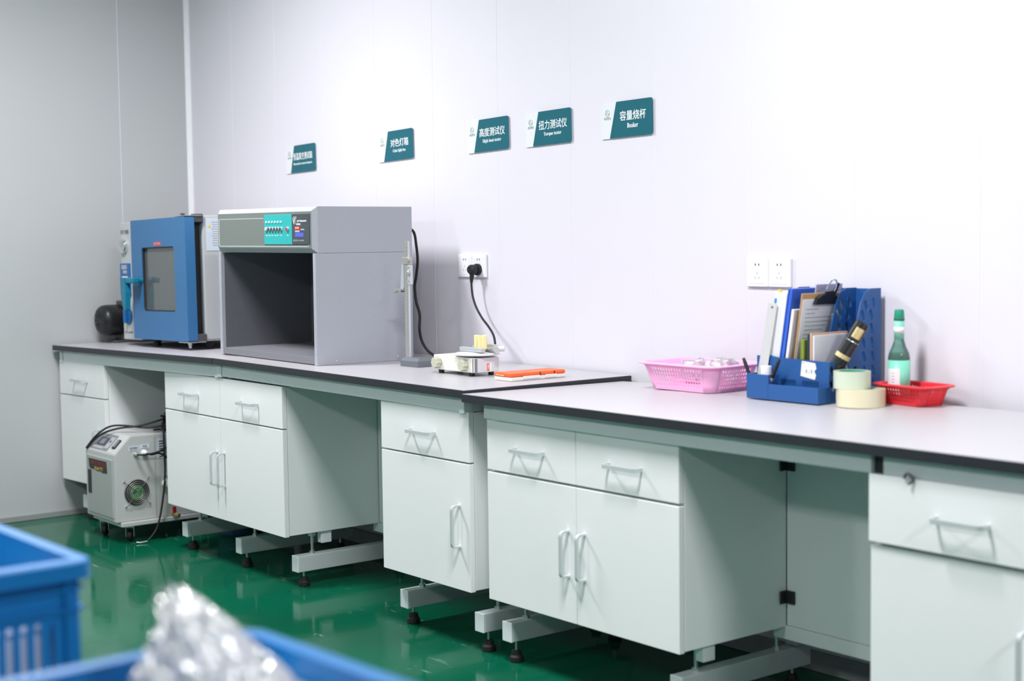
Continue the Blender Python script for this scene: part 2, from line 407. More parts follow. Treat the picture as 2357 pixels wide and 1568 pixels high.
# middle bench
b2 = thing('lab_bench', (1.556, -.7037, 0), 'white topped lab bench in the middle, holding the grey light box and the tester', 'bench', 'lab benches along the white wall')
K2 = -.0064; L2 = 3.19-1.556
o = shear(bx('worktop', (0, L2, 0, .69, .8325-TH, .8325-.001), 'black', b2, bev=.0015), K2)
shear(bx('laminate', (.0015, L2-.0015, .0015, .688, .8325-.0012, .8325), 'lam', o, bev=0), K2)
shear(bx('apron_rail', (.028, L2-.055, .026, .046, .76, .807), 'steel', b2), K2)
for a in (.001, L2-.055): shear(bx('corner_post', (a, a+.026, .022, .058, .7565, .807), 'steel', b2), K2)
shear(bx('side_rail', (L2-.054, L2-.03, .058, .66, .76, .807), 'steel', b2), K2)
foot_rail(b2, 1.557-1.556, .08, .60); foot_rail(b2, 1.995-1.556, .08, .60); foot_rail(b2, 2.71-1.556, .08, .60); foot_rail(b2, 3.143-1.556, .065, .60, zb=.066, studs=True)
bx('back_panel', (2.0395-1.556, 2.6885-1.556, .44, .452, .2, .79), 'cabb', b2); bx('back_rail', (2.0-1.556, 2.75-1.556, .438, .458, .163, .199), 'cabb', b2)
# right bench: top warps up slightly toward the back right
b3 = thing('lab_bench', (3.198, -.717, 0), 'white topped lab bench at the right, holding the pink basket and blue organizer', 'bench', 'lab benches along the white wall')
def warped(name, x0, x1, y0, y1, top, thick, m, parent):
    bm = B(); n = 16; k = 4
    G = {}
    for lev in (0, 1):
        for i in range(n+1):
            for j in range(k+1):
                X = x0+(x1-x0)*i/n; Y = y0+(y1-y0)*j/k
                G[lev, i, j] = bm.verts.new((X-3.198, Y+.717, z3(X, Y)+top-(0 if lev else thick)))
    for i in range(n):
        for j in range(k):
            bm.faces.new([G[1, i, j], G[1, i+1, j], G[1, i+1, j+1], G[1, i, j+1]]); bm.faces.new([G[0, i, j], G[0, i, j+1], G[0, i+1, j+1], G[0, i+1, j]])
    for i in range(n):
        for j in (0, k): bm.faces.new([G[0, i, j], G[0, i+1, j], G[1, i+1, j], G[1, i, j]])
    for j in range(k):
        for i in (0, n): bm.faces.new([G[0, i, j], G[0, i, j+1], G[1, i, j+1], G[1, i, j]])
    return obj(name, bm, m, parent)
o = warped('worktop', 3.198, 5.105, -.717, -.06, -.001, TH-.001, 'black', b3)
warped('laminate', 3.1995, 5.1035, -.7155, -.062, 0, .0012, 'lam', o)
bx('apron_rail', (3.305-3.198, 4.694-3.198, .03, .05, .742, .786), 'steel', b3)
bx('apron_rail', (4.727-3.198, 5.10-3.198, .03, .05, .742, .786), 'steel', b3)
bx('corner_post', (3.262-3.198, 3.300-3.198, .034, .07, .742, .787), 'steel', b3)
bx('joint_gap', (4.694-3.198, 4.727-3.198, .042, .06, .742, .787), 'brk', b3)
bx('side_rail', (3.262-3.198, 3.29-3.198, .07, .62, .745, .785), 'steel', b3)
foot_rail(b3, 3.292-3.198, .07, .56, zb=.068, studs=True); foot_rail(b3, 3.995-3.198, .085, .60); foot_rail(b3, 4.80-3.198, .085, .60)
bx('back_panel', (4.0765-3.198, 4.688-3.198, .455, .467, .203, .785), 'cabb', b3)
bx('back_rail', (4.03-3.198, 4.80-3.198, .452, .472, .163, .202), 'cabb', b3)
for zz in (.284, .652):
    bm = B(); box(bm, 4.0765-3.198, 4.108-3.198, .446, .4545, zz-.018, zz+.018, bev=.002); box(bm, 4.0765-3.198, 4.082-3.198, .425, .4545, zz-.018, zz+.018, bev=.002)
    obj('corner_bracket', bm, 'brk', b3)
b4 = thing('lab_bench', (5.109, -.717, 0), 'lab bench cut off by the right picture edge', 'bench', 'lab benches along the white wall')
o = bx('worktop', (0, 1.3, 0, .657, .8132-TH, .8122), 'black', b4, bev=.0015); bx('laminate', (.0015, 1.2985, .0015, .655, .812, .8132), 'lam', o, bev=0)
bx('apron_rail', (.028, 1.27, .03, .05, .742, .786), 'steel', b4); foot_rail(b4, .1, .085, .60, studs=False); foot_rail(b4, 1.1, .085, .60, studs=False)

# ------------------------------------------------------------------ cabinets
def handle_mesh(length=.128, stand=.03, wid=.011, th=.006):
    """bow handle along local x, standing off toward -y"""
    bm = B(); h = length/2; r = .012
    pts = [(-h, 0, 0), (-h, -(stand-r), 0)]
    for i in range(1, 5): a = i*PI/8; pts.append((-h+r-r*math.cos(a), -(stand-r)-r*math.sin(a), 0))
    pts2 = [(-x, y, z) for x, y, z in reversed(pts)]
    path = pts + pts2
    sweep(bm, path, [(-th/2, -wid/2), (th/2, -wid/2), (th/2, wid/2), (-th/2, wid/2)])
    me = bpy.data.meshes.new('handle'); bmesh.ops.recalc_face_normals(bm, faces=bm.faces[:]); bm.to_mesh(me); bm.free()
    me.materials.append(MT['hand']); return me
HM = handle_mesh()
def handle(parent, x, z, y, vertical=False):
    o = bpy.data.objects.new('handle', HM); C.objects.link(o); o.parent = parent
    o.location = (x, y, z)
    if vertical: o.rotation_euler = (0, PI/2, 0)
    return o
def cabinet(x0, x1, yf, zt, zs, zb, bays, hx, label, yb=-.262, rot=0, k=0.0, gapd=.003, dz=0, proud=0.0):
    t = thing('base_cabinet', (x0, yf, 0), label, 'cabinet', 'white base cabinets under the benches', (0, 0, rot))
    W = x1-x0; D = yb-yf
    parts = []
    parts.append(bx('body', (.001, W-.001, .0205, D, zb+.004, zt-.002), 'cabb', t, bev=.001))
    n = bays
    for i in range(n):
        a, b = W*i/n+.0012, W*(i+1)/n-.0012
        dr = bx('drawer', (a, b, -proud, .019, zs+.002+dz, zt), 'cab', t, bev=.0015); parts.append(dr)
        handle(dr, (a+b)/2, (zs+zt)/2-.002, -proud)
        do = bx('door', (a, b, 0, .019, zb, zs-gapd), 'cab', t, bev=.0015); parts.append(do)
        handle(do, hx[i], zb+(zs-zb)*.5, 0, True)
    if k:
        for p in parts: shear(p, k)
    return t
cA = cabinet(.026, .511, -.714, .7415, .5835, .184, 1, [.415], 'single-door white cabinet at the left wall, behind the white chiller', rot=TH1, k=.0125, yb=-.27)
cB = cabinet(1.0635, 2.0385, -.6735, .751, .594, .195, 2, [.4575, .5175], 'double-door white cabinet below the grey light box, right of the chiller')
cC = cabinet(2.689, 3.1745, -.6735, .7505, .594, .195, 1, [.43], 'single-door white cabinet below the torque tester and orange case')
cD = cabinet(3.264, 4.0755, -.674, .741, .587, .195, 2, [.372, .4405], 'double-door white cabinet at the left of the right-hand bench', gapd=.005)
cE = cabinet(4.694, 5.184, -.6885, .743, .5935, .2, 1, [.395], 'single-door white cabinet cut off at the right picture edge', proud=.008, dz=-.004, gapd=.012)
# plastic clips under the cabinets and a loop of wire on the right drawer
for par, x, yy in ((cB, .945, .16), (cD, .78, .10)):
    bm = B(); box(bm, x-.012, x+.018, yy, yy+.045, .152, .2, bev=.003); obj('leg_bracket', bm, 'whitep', par)
bm = B(); tube(bm, [(-.012, 0, 0), (0, -.004, .012), (.012, 0, 0), (.002, -.004, -.012)], .003, 6, closed=False)
tub = obj('wire_loop', bm, 'iron'); tub.location = (4.805, -.70, .745); setp(tub, 'small dark wire loop on top of the right drawer front', 'wire')

# ------------------------------------------------------------------ grey colour light box
zb = z2(1.415)+.0004
lb = thing('light_box', (1.415, -.600, zb), 'speckled grey colour light box with open dark viewing chamber', 'light box', rot=(0, .0064, 0))
W, D, H = .745, .425, .573; zs = 1.2385-zb
bx('side_panel', (0, .02, .006, D, 0, zs), 'speck', lb, bev=.001)
bx('side_panel', (W-.02, W, .006, D, 0, zs), 'speck', lb, bev=.001)
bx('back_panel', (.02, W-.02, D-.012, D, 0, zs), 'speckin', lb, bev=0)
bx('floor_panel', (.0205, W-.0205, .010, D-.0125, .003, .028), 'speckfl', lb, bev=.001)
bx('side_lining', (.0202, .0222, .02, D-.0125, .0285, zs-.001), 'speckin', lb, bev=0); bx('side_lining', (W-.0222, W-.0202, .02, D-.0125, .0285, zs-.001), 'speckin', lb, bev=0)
# hood with chamfered front edge
bm = B(); c = .017; z0, z1 = zs+.001, H
fr = [(c, 0, z0+c), (W-c, 0, z0+c), (W-c, 0, z1-c), (c, 0, z1-c)]; mid = [(0, c, z0), (W, c, z0), (W, c, z1), (0, c, z1)]; bk = [(0, D, z0), (W, D, z0), (W, D, z1), (0, D, z1)]
F, Mi, K = ([bm.verts.new(p) for p in q] for q in (fr, mid, bk))
bm.faces.new(F); bm.faces.new(K)
for i in range(4): bm.faces.new((F[i], F[(i+1) % 4], Mi[(i+1) % 4], Mi[i])); bm.faces.new((Mi[i], Mi[(i+1) % 4], K[(i+1) % 4], K[i]))
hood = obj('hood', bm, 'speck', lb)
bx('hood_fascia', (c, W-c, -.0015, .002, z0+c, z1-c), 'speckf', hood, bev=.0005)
px0, px1, pz0, pz1 = .025, .715, 1.262-zb, 1.369-zb
for d in ((px0, px1, pz0, pz0+.0025), (px0, px0+.003, pz0, pz1), (px0, px1-.33, pz1-.002, pz1), (px1-.003, px1, pz0, pz0+.012)):
    bx('groove_line', (d[0], d[1], -.0022, -.001, d[2], d[3]), 'groove', hood, bev=0)
bx('shadow_gap', (.02, W-.02, .012, .016, -.0005, .0035), 'brk', lb, bev=0)
cp = bx('control_panel', (.392, .598, -.004, -.001, 1.2705-zb, 1.381-zb), 'teal', lb, bev=.0008)
for i in range(6):
    x = .412+i*.0218
    l0 = obj('indicator', lathe(B(), [(.0042, 0), (.0042, -.003), (.0026, -.0042)], (x, -.004, 1.353-zb), 'y', 14), 'led', cp)
    rg = obj('push_button', lathe(B(), [(.0088, 0), (.0088, -.003), (.0072, -.0035), (.0068, -.0055)], (x, -.004, 1.327-zb), 'y', 18), 'satinl', cp)
    obj('button_cap', lathe(B(), [(.0066, 0), (.0066, -.0065), (.005, -.0072)], (x, -.004, 1.327-zb), 'y', 16), 'btnp' if i == 0 else 'btn', rg)
    text('caption', ['D65', 'TL84', 'CWF', 'TL83', 'F', 'UV'][i], 'white', cp, x, 1.304-zb, .013, .0045, -.0042)
rg = obj('push_button', lathe(B(), [(.0088, 0), (.0088, -.003), (.0072, -.0035), (.0068, -.0055)], (.568, -.004, 1.327-zb), 'y', 18), 'satinl', cp)
obj('button_cap', lathe(B(), [(.0066, 0), (.0066, -.0065), (.005, -.0072)], (.568, -.004, 1.327-zb), 'y', 16), 'red', rg)
text('caption', 'ON', 'white', cp, .568, 1.304-zb, .010, .0045, -.0042)
np_ = bx('name_plate', (.598, .722, -.004, -.001, 1.2705-zb, 1.381-zb), 'slate', lb, bev=.0008)
text('lettering', '\U0001D49E', 'white', np_, .619, 1.358-zb, .026, .028, -.0042)
text('lettering', 'olor Assessment', 'white', np_, .669, 1.3565-zb, .066, .008, -.0042, bold=.015)
text('lettering', 'Cabinet', 'white', np_, .645, 1.345-zb, .032, .008, -.0042, bold=.015)
bx('brand_tag', (.620, .654, -.0047, -.0041, 1.324-zb, 1.3365-zb), 'red', np_, bev=0)
text('lettering', 'JEDONE', 'white', np_, .637, 1.330-zb, .026, .006, -.005)
text('lettering', 'DINGFENG', 'white', np_, .674, 1.3245-zb, .026, .0045, -.0042)
text('lettering', '鼎峰仪器', 'white', np_, .637, 1.3185-zb, .032, .007, -.0042)
bx('blue_sticker', (.622, .682, -.0047, -.0041, 1.2985-zb, 1.313-zb), 'bluest', np_, bev=0)
text('lettering', '服务热线: 0512-6666000', 'grscr', np_, .645, 1.2855-zb, .076, .007, -.0042)
for yy in (.085, .355):
    obj('screw', lathe(B(), [(.0045, 0), (.0045, .0012), (.0025, .0018)], (W, yy, .013), 'x', 12), 'chrome', lb)

# ------------------------------------------------------------------ vacuum oven
def z1(x): return .832-(1.5527-x)*K1
ov = thing('vacuum_oven', (.33, -.10, z1(.66)), 'blue-doored grey vacuum drying oven left of the light box', 'oven', rot=(0, -.017, 0))
zo = z1(.66); ox, oy = .33, -.10
def ob(name, x0, x1, y0, y1, z0, z1_, m, parent, bev=.003, seg=2): return bx(name, (x0-ox, x1-ox, y0-oy, y1-oy, z0-zo, z1_-zo), m, parent, bev=bev, seg=seg)
body = ob('body', .33, 1.045, -.47, -.10, .850, 1.382, 'oveng', ov)
ob('control_column', .33, .525, -.522, -.4705, .842, 1.374, 'oveng', ov)
ob('side_cover', 1.0455, 1.049, -.468, -.102, .858, 1.376, 'oveng', ov, .001)
ob('gasket', .56, 1.02, -.5085, -.4705, .875, 1.36, 'ovend', ov, .004)
# door with window opening
dy = -.558
door = flat('door', rrect(.522-ox, 1.060-ox, .852-zo, 1.377-zo, .006), [rrect(.628-ox, .950-ox, .976-zo, 1.255-zo, .016)], .044, 'ovenb', ov, 'xz', off=dy+.022-oy)
flat('window_gasket', rrect(.626-ox, .952-ox, .974-zo, 1.257-zo, .017), [rrect(.633-ox, .945-ox, .981-zo, 1.250-zo, .013)], .02, 'ovend', door, 'xz', off=dy+.014-oy)
bx('window_pane', (.627-ox, .951-ox, dy+.014-oy, dy+.02-oy, .975-zo, 1.256-zo), 'glass', door, bev=0)
bx('warning_tag', (.757-ox, .825-ox, dy-.0012-oy, dy+.001-oy, 1.260-zo, 1.277-zo), 'red', door, bev=0)
bx('tag_face', (.761-ox, .821-ox, dy-.0016-oy, dy-oy, 1.2635-zo, 1.2735-zo), 'grscr', door, bev=0)
text('lettering', '高温危险', 'red', door, .791-ox, 1.2685-zo, .05, .007, dy-.0018-oy)
# lever handle
bm = B(); hz = 1.112-zo
box(bm, .512-ox, .640-ox, dy-.052-oy, dy-.018-oy, hz-.013, hz+.013, bev=.006)
hp = [(.512, 1.125), (.560, 1.125), (.566, 1.06), (.560, .985), (.546, .975), (.535, .985), (.515, 1.05)]
prism(bm, [(x-ox, z-zo) for x, z in hp], dy-.054-oy, dy-.030-oy); 
obj('door_handle', bm, 'tealh', ov, label='teal lever handle')
obj('handle_boss', cyl(B(), (.62-ox, dy-.03-oy, hz), (.62-ox, dy+.002-oy, hz), .013, n=20), 'tealh', ov)
# gauge, controls, knob on the column
fy = -.522-oy
gx, gz = .374-ox, 1.268-zo
ga = obj('pressure_gauge', lathe(B(), [(.033, 0), (.034, -.012), (.030, -.016), (.026, -.014)], (gx, fy, gz), 'y', 32), 'chrome', ov)
obj('dial', cyl(B(), (gx, fy-.010, gz), (gx, fy-.0135, gz), .026, n=32), 'dial', ga)
bx('needle', (gx-.001, gx+.001, fy-.0145, fy-.0135, gz-.004, gz+.02), 'ink', ga, bev=0, mtx=None)
cpn = ob('controller', .324, .428, -.5285, -.5215, 1.037, 1.189, 'blued', ov, .003)
bx('display', (.345-ox, .40-ox, fy-.0078, fy-.006, 1.162-zo, 1.181-zo), 'grscr', cpn, bev=0); bx('display', (.36-ox, .40-ox, fy-.0078, fy-.006, 1.143-zo, 1.157-zo), 'grscr', cpn, bev=0)
for k in range(4): bx('key', (.348+k*.016-ox, .358+k*.016-ox, fy-.0085, fy-.006, 1.122-zo, 1.130-zo), 'whitep', cpn, bev=.001)
obj('valve_knob', lathe(B(), [(.037, 0), (.037, -.006), (.030, -.010), (.012, -.011)], (.392-ox, fy, .947-zo), 'y', 28), 'blued', ov)
bx('knob_grip', (.386-ox, .398-ox, fy-.028, fy-.01, .918-zo, .976-zo), 'blued', ov, bev=.004)
text('lettering', '真空干燥箱', 'ink', ov, .376-ox, 1.331-zo, .086, .020, fy-.0003)
text('lettering', 'DZF-6050型', 'ink', ov, .385-ox, .875-zo, .085, .010, fy-.0003)
# hinges at the right of the door
for zz in (1.372, .866):
    hb = ob('hinge', 1.022, 1.058, -.513, -.470, zz-.02, zz+.016, 'iron', ov, .004)
    obj('hinge_pin', cyl(B(), (1.048-ox, -.505-oy, zz-zo), (1.048-ox, -.478-oy, zz-zo), .010, n=14), 'chrome', hb)
ob('hinge_plate', .97, 1.062, -.56, -.478, 1.3785, 1.382, 'zinc', ov, .001); ob('hinge_plate', .97, 1.062, -.56, -.478, .846, .850, 'zinc', ov, .001)
obj('hinge_bolt', lathe(B(), [(.009, 0), (.009, -.01), (.006, -.012), (.006, -.022)], (1.03-ox, -.536-oy, .8455-zo), n=12), 'chrome', ov)
obj('hinge_bolt', lathe(B(), [(.008, 0), (.008, .006), (.012, .007), (.012, .009)], (1.0-ox, -.536-oy, 1.3822-zo), n=12), 'iron', ov)
ob('instruction_plate', 1.049, 1.0505, -.455, -.27, 1.232, 1.370, 'paperb', ov, 0)
xs = 1.0507-ox
for k in range(11):
    bx('print_line', (xs, xs+.0004, -.43+(.004 if k % 3 else 0)-oy, -.30-oy-(k*37 % 5)*.008, 1.352-k*.0098-zo, 1.3545-k*.0098-zo), 'grscr', ov, bev=0)
prism_b = B(); prism(prism_b, [(-.447-oy, 1.331-zo), (-.432-oy, 1.331-zo), (-.4395-oy, 1.344-zo)], xs, xs+.0006, 'yz'); obj('warning_triangle', prism_b, 'yell', ov)
for xx, yy in ((.61, -.49), (1.0, -.43), (.42, -.2), (1.0, -.2)):
    obj('foot', lathe(B(), [(.016, z1(xx)-zo - (xx-ox)*.017+.0006), (.018, .849-zo), (.018, .853-zo)], (xx-ox, yy-oy, 0), n=16), 'rub', ov)

# vacuum pump at the wall
mx_, my_, mz_ = .118, -.55, z1(.12)
pm = thing('vacuum_pump', (mx_, my_, mz_), 'black electric motor of a vacuum pump between grey wall and oven', 'pump', rot=(0, 0, .06))
ax = .107
obj('fan_cowl', lathe(B(), [(.046, 0), (.060, .004), (.069, .016), (.0725, .034), (.0725, .10), (.069, .104)], (0, 0, ax), 'y', 40), 'motor', pm, smooth=True)
for k in range(10):
    a = k*2*PI/10
    bx('vent_slot', (.016, .046, -.0012, .002, -.003, .003), 'rub', pm, bev=0, mtx=Matrix.Translation((0, 0, ax)) @ Matrix.Rotation(a, 4, 'Y'))
mb = obj('motor_body', cyl(B(), (0, .1, ax), (0, .30, ax), .064, n=36), 'motor', pm)
for k in range(18):
    a = k*2*PI/18
    bx('cooling_fin', (.062, .071, .108, .28, -.0015, .0015), 'motor', mb, bev=0, mtx=Matrix.Translation((0, 0, ax)) @ Matrix.Rotation(a, 4, 'Y'))
bx('terminal_box', (-.028, .045, .10, .20, ax+.062, ax+.090), 'iron', pm, bev=.005)
bx('base_plate', (-.055, .055, .06, .33, .001, .012), 'iron', pm); bx('pedestal', (-.045, .045, .10, .30, .012, ax-.05), 'iron', pm, bev=.004)
bx('pump_chamber', (-.05, .05, .30, .42, .012, .17), 'iron', pm, bev=.008)
obj('cowl_screw', lathe(B(), [(.005, 0), (.005, .004), (.003, .006)], (.071, .09, ax-.03), 'x', 10), 'chrome', pm)

# ------------------------------------------------------------------ chiller on casters
cx0, cy0, cz0 = .522, -.802, .094
chd = .5
ch = thing('water_chiller', (cx0, cy0, 0), 'white recirculating chiller on casters with round fan, standing on the green floor', 'chiller')
CW = .310
prof = [(0, cz0), (0, .386), (.072, .459), (chd, .459), (chd, cz0)]
bm = B(); prism(bm, prof, 0, CW, 'yz'); bmesh.ops.bevel(bm, geom=bm.edges[:], offset=.003, segments=2, affect='EDGES'); cb = obj('housing', bm, 'chil', ch)
bx('seam', (CW-.0004, CW+.0006, .182, .1835, cz0+.004, .455), 'panelg', cb, bev=0); bx('seam', (.004, CW-.004, .1825, .184, .4587, .4594), 'panelg', cb, bev=0)
bx('base_tray', (.012, CW+.012, .02, chd+.0, .074, .0935), 'chil', ch, bev=.003)
dr = bx('front_door', (.022, CW-.022, -.006, .001, .112, .362), 'chilg', ch, bev=.002)
bx('door_grip', (.036, .072, -.0075, -.0055, .195, .298), 'brk', dr, bev=.001)
bm = B(); prism(bm, [(.045, .348), (.235, .350), (.242, .300), (.20, .297), (.17, .303), (.14, .300), (.10, .306), (.07, .303), (.052, .312), (.05, .33)], -.0072, -.0055, 'xz'); st = obj('torn_sticker', bm, 'brown', dr)
text('lettering', '请勿触摸', 'darkred', st, .145, .334, .16, .018, -.0075)
text('lettering', 'B:26.7℃', 'amber', st, .155, .312, .085, .013, -.0075)
# sloped control panel
sl = Matrix.Translation((0, 0, .386)) @ Matrix.Rotation(math.atan2(.073, .072), 4, 'X')
def slp(name, x0, x1, y0, y1, h, m, par, bev=.001): return bx(name, (x0, x1, y0, y1, -.001, h), m, par, bev=bev, mtx=sl)
kp = slp('keypad', .035, .215, .008, .092, .0015, 'panelg', ch, .0005)
slp('keypad_screen', .075, .165, .030, .072, .0022, 'ink', kp, .0003); slp('keypad_inlay', .09, .135, .038, .066, .003, 'panelg', kp, .0003)
slp('keypad_band', .165, .205, .02, .08, .0022, 'grscr', kp, .0003); slp('keypad_band', .05, .16, .014, .026, .0022, 'grscr', kp, .0003); slp('keypad_key', .178, .19, .05, .062, .0032, 'ink', kp, .0003)
sw = slp('rocker_switch', .240, .272, .026, .074, .006, 'rub', ch, .003); slp('rocker', .2445, .2675, .031, .069, .009, 'panelg', sw, .003)
# fan
FX, FY, FZ = CW, .095, .216
fan = obj('fan_opening', cyl(B(), (FX-.001, FY, FZ), (FX+.0012, FY, FZ), .057, n=40), 'rub', ch)
obj('fan_hub', lathe(B(), [(.031, .0013), (.031, .0025), (.02, .0032)], (FX, FY, FZ), 'x', 28), 'fang', fan)
text('lettering', 'NIPPON', 'navy', fan, FY, FZ, .05, .012, FX+.0036, plane='yz')
for r in (.024, .032, .040, .048, .056):
    bm = B(); tube(bm, [(FX+.008-.003*(r > .05), FY+r*math.cos(a*PI/16), FZ+r*math.sin(a*PI/16)) for a in range(32)], .001, 6, smooth=False, closed=True); obj('guard_ring', bm, 'satin', fan)
for a in (PI/4+.05, 3*PI/4+.05):
    bm = B(); c, s = math.cos(a), math.sin(a)
    tube(bm, [(FX+.002, FY-c*.077, FZ-s*.077), (FX+.010, FY-c*.058, FZ-s*.058), (FX+.010, FY+c*.058, FZ+s*.058), (FX+.002, FY+c*.077, FZ+s*.077)], .0014, 6, smooth=False); obj('guard_strut', bm, 'chrome', fan)
    for q in (-1, 1): obj('guard_screw', lathe(B(), [(.005, 0), (.005, .004), (.003, .0055)], (FX, FY+q*c*.077, FZ+q*s*.077), 'x', 12), 'zinc', fan)
# labels and fittings on the side
for (a, b, zc, txt, tw) in ((.064, .106, .405, '低压传感器', .034), (.114, .158, .409, '电源', .017)):
    lb_ = bx('label_plate', (CW, CW+.001, a, b, zc-.0105, zc+.0105), 'paperb', ch, bev=0)
    text('lettering', txt, 'ink', lb_, (a+b)/2, zc+.003, tw, .008, CW+.0013, plane='yz')
    text('lettering', 'POWER CONNECT', 'ink', lb_, (a+b)/2, zc-.006, .034, .003, CW+.0013, plane='yz')
lb_ = bx('label_plate', (CW, CW+.001, .196, .236, .352, .438), 'paperb', ch, bev=0)
for k in range(7): bx('print_line', (CW+.001, CW+.0014, .202, .218+(k*53 % 4)*.004, .358+k*.011, .363+k*.011), 'ink', lb_, bev=0)
lb_ = bx('label_plate', (CW, CW+.001, .212, .25, .258, .282), 'paperb', ch, bev=0); text('lettering', '进水', 'ink', lb_, .231, .27, .024, .012, CW+.0013, plane='yz')
cn = obj('connector', lathe(B(), [(.010, 0), (.010, .006), (.0075, .007), (.0075, .02), (.006, .022)], (CW, .093, .381), 'x', 16), 'satin', ch)
obj('cable_gland', lathe(B(), [(.013, 0), (.013, .008), (.009, .009), (.009, .028), (.006, .03)], (CW, .132, .384), 'x', 18), 'whitep', ch)
obj('water_port', lathe(B(), [(.018, 0), (.018, .012), (.014, .014), (.014, .024), (.004, .026)], (CW, .228, .242), 'x', 20), 'ivory', ch)
vl = obj('drain_valve', cyl(B(), (CW, .255, .108), (CW+.055, .262, .103), .008, n=14), 'brass', ch)
bx('valve_lever', (CW+.020, CW+.030, .246, .262, .110, .140), 'darkred', vl, bev=.003)
for (xx, yy) in ((.262, .082), (.058, .055), (.262, chd-.07), (.058, chd-.07)):
    cm = Matrix.Translation((xx, yy, 0)) @ Matrix.Rotation(.9, 4, 'Z')
    ft = bx('caster_fork', (-.020, .020, -.014, .014, .060, .0745), 'zinc', ch, bev=.002, mtx=cm)
    for q in (-1, 1): bx('fork_arm', (q*.017-.0015, q*.017+.0015, -.011, .011, .020, .062), 'zinc', ft, bev=.001, mtx=cm)
    bm = lathe(B(), [(.010, -.011), (.022, -.010), (.0255, -.006), (.0255, .006), (.022, .010), (.010, .011)], (0, 0, .0257), 'x', 26); bm.transform(cm)
    obj('caster_wheel', bm, 'rub', ch)
# loose cables on and beside the chiller
cab = thing('cable_bundle', (cx0, cy0, .46), 'black cables looped over the chiller and hanging to the floor', 'cable')
def cable(name, pts, r, par=cab, m='rub'): return obj(name, tube(B(), pts, r, 8, k=8), m, par, smooth=True)
cable('cable', [(.018, -.004, -.072), (.05, .03, -.018), (.10, .07, .022), (.17, .11, .030), (.24, .19, .020), (.30, .27, .034), (.30, .36, .024)], .0042)
cable('cable', [(.022, -.003, -.073), (.09, .03, -.012), (.16, .08, .018), (.22, .16, .030), (.26, .26, .056), (.27, .34, .07), (.30, .42, .03)], .0042)
cable('cable', [(.27, .20, .012), (.24, .24, .008), (.26, .30, .008), (.30, .29, .012), (.29, .22, .014)], .0042)
cable('cable', [(.25, .26, .06), (.27, .24, .02), (.30, .23, .012), (.322, .22, -.05), (.336, .215, -.17), (.336, .20, -.29), (.340, .17, -.40), (.35, .12, -.452)], .0042)
cable('cable', [(.332, .093, -.079), (.345, .11, -.080), (.35, .15, -.078), (.35, .19, -.070), (.335, .24, -.052)], .004)
cable('cable', [(.338, .132, -.076), (.348, .15, -.082), (.348, .185, -.080), (.342, .22, -.10), (.33, .26, -.13)], .004)
for k in range(6):
    random.seed(k); cable('cable', [(.20+.03*random.random(), .27+.02*k, .03), (.23, .25+.03*random.random(), .055+.01*k % .03), (.27, .28+.02*random.random(), .06), (.285, .32, .03+.01*random.random())], .0045)
cable('clip_lead', [(.35, .12, -.452), (.345, .09, -.455), (.335, .075, -.453)], .003, m='satin')
obj('cable_plug', box(B(), .225, .285, .25, .34, .0, .045, bev=.012), 'rub', cab)
# blue basin under the cabinet
bm = B(); lathe(bm, [(.085, 0), (.098, .03), (.112, .14), (.118, .142), (.118, .147), (.110, .146), (.094, .03), (.08, .006)], n=32)
bs = obj('basin', bm, 'basin', smooth=True); bs.location = (.968, -.285, 0); setp(bs, 'dark blue plastic basin on the floor under the double-door cabinet', 'basin')

# ------------------------------------------------------------------ height gauge
zg = z2(2.42)
hg = thing('height_gauge', (2.368, -.375, zg), 'steel vernier height gauge on a grey block beside the light box', 'height gauge', rot=(0, 0, .06))
prof = [(0, 0), (.1, 0), (.1, .062), (0, .062)]
bm = B(); v0 = [bm.verts.new((x, y, 0)) for x, y in ((0, 0), (.1, 0), (.1, .062), (0, .062))]; v1 = [bm.verts.new((x, y, .021)) for x, y in ((0, 0), (.1, 0), (.1, .062), (0, .062))]; v2 = [bm.verts.new((x, y, .031)) for x, y in ((.004, .012), (.092, .012), (.092, .056), (.004, .056))]
bm.faces.new(v0); bm.faces.new(v2)
for a, b in ((v0, v1), (v1, v2)):
    for i in range(4): bm.faces.new((a[i], a[(i+1) % 4], b[(i+1) % 4], b[i]))
obj('base', bm, 'gbase', hg)
cX, cY = -.008, .030
bm = B(); box(bm, cX, cX+.019, cY, cY+.009, .030, .447, bev=.0008); col = obj('scale_beam', bm, 'satin', hg)
for k in range(30): bx('tick', (cX+.012, cX+.019, cY-.0003, cY+.0002, .06+k*.0125, .0606+k*.0125), 'ink', col, bev=0)
bx('beam_back', (cX+.0192, cX+.0215, cY+.001, cY+.010, .030, .447), 'satinl', hg, bev=.0008)
ck = bx('clamp_block', (cX-.013, cX+.033, cY-.002, cY+.013, .363, .389), 'satin', hg)
obj('clamp_screw', lathe(B(), [(.009, 0), (.009, -.009), (.007, -.011)], (cX+.034, cY-.001, .381), 'y', 18), 'satin', ck)
bm = B(); prism(bm, [(cX-.012, .366), (cX-.001, .366), (cX-.001, .285), (cX-.006, .272), (cX-.022, .272)], cY-.002, cY+.012); obj('slider_wing', bm, 'satinl', hg)
sld = bx('slider', (cX+.021, cX+.036, cY-.003, cY+.012, .292, .362), 'satinl', hg)
obj('clamp_screw', lathe(B(), [(.0085, 0), (.0085, -.009), (.0065, -.011)], (cX+.035, cY-.003, .333), 'y', 18), 'satin', sld)
for zz in (.352, .303): obj('rivet', lathe(B(), [(.0022, 0), (.0022, -.0006), (.001, -.0008)], (cX+.0285, cY-.003, zz), 'y', 10), 'ink', sld)
bm = B(); prism(bm, [(cX-.002, .276), (cX-.052, .276), (cX-.073, .259), (cX-.052, .262), (cX-.045, .268), (cX-.002, .268)], cY-.004, cY+.010); obj('scriber_jaw', bm, 'satin', hg)
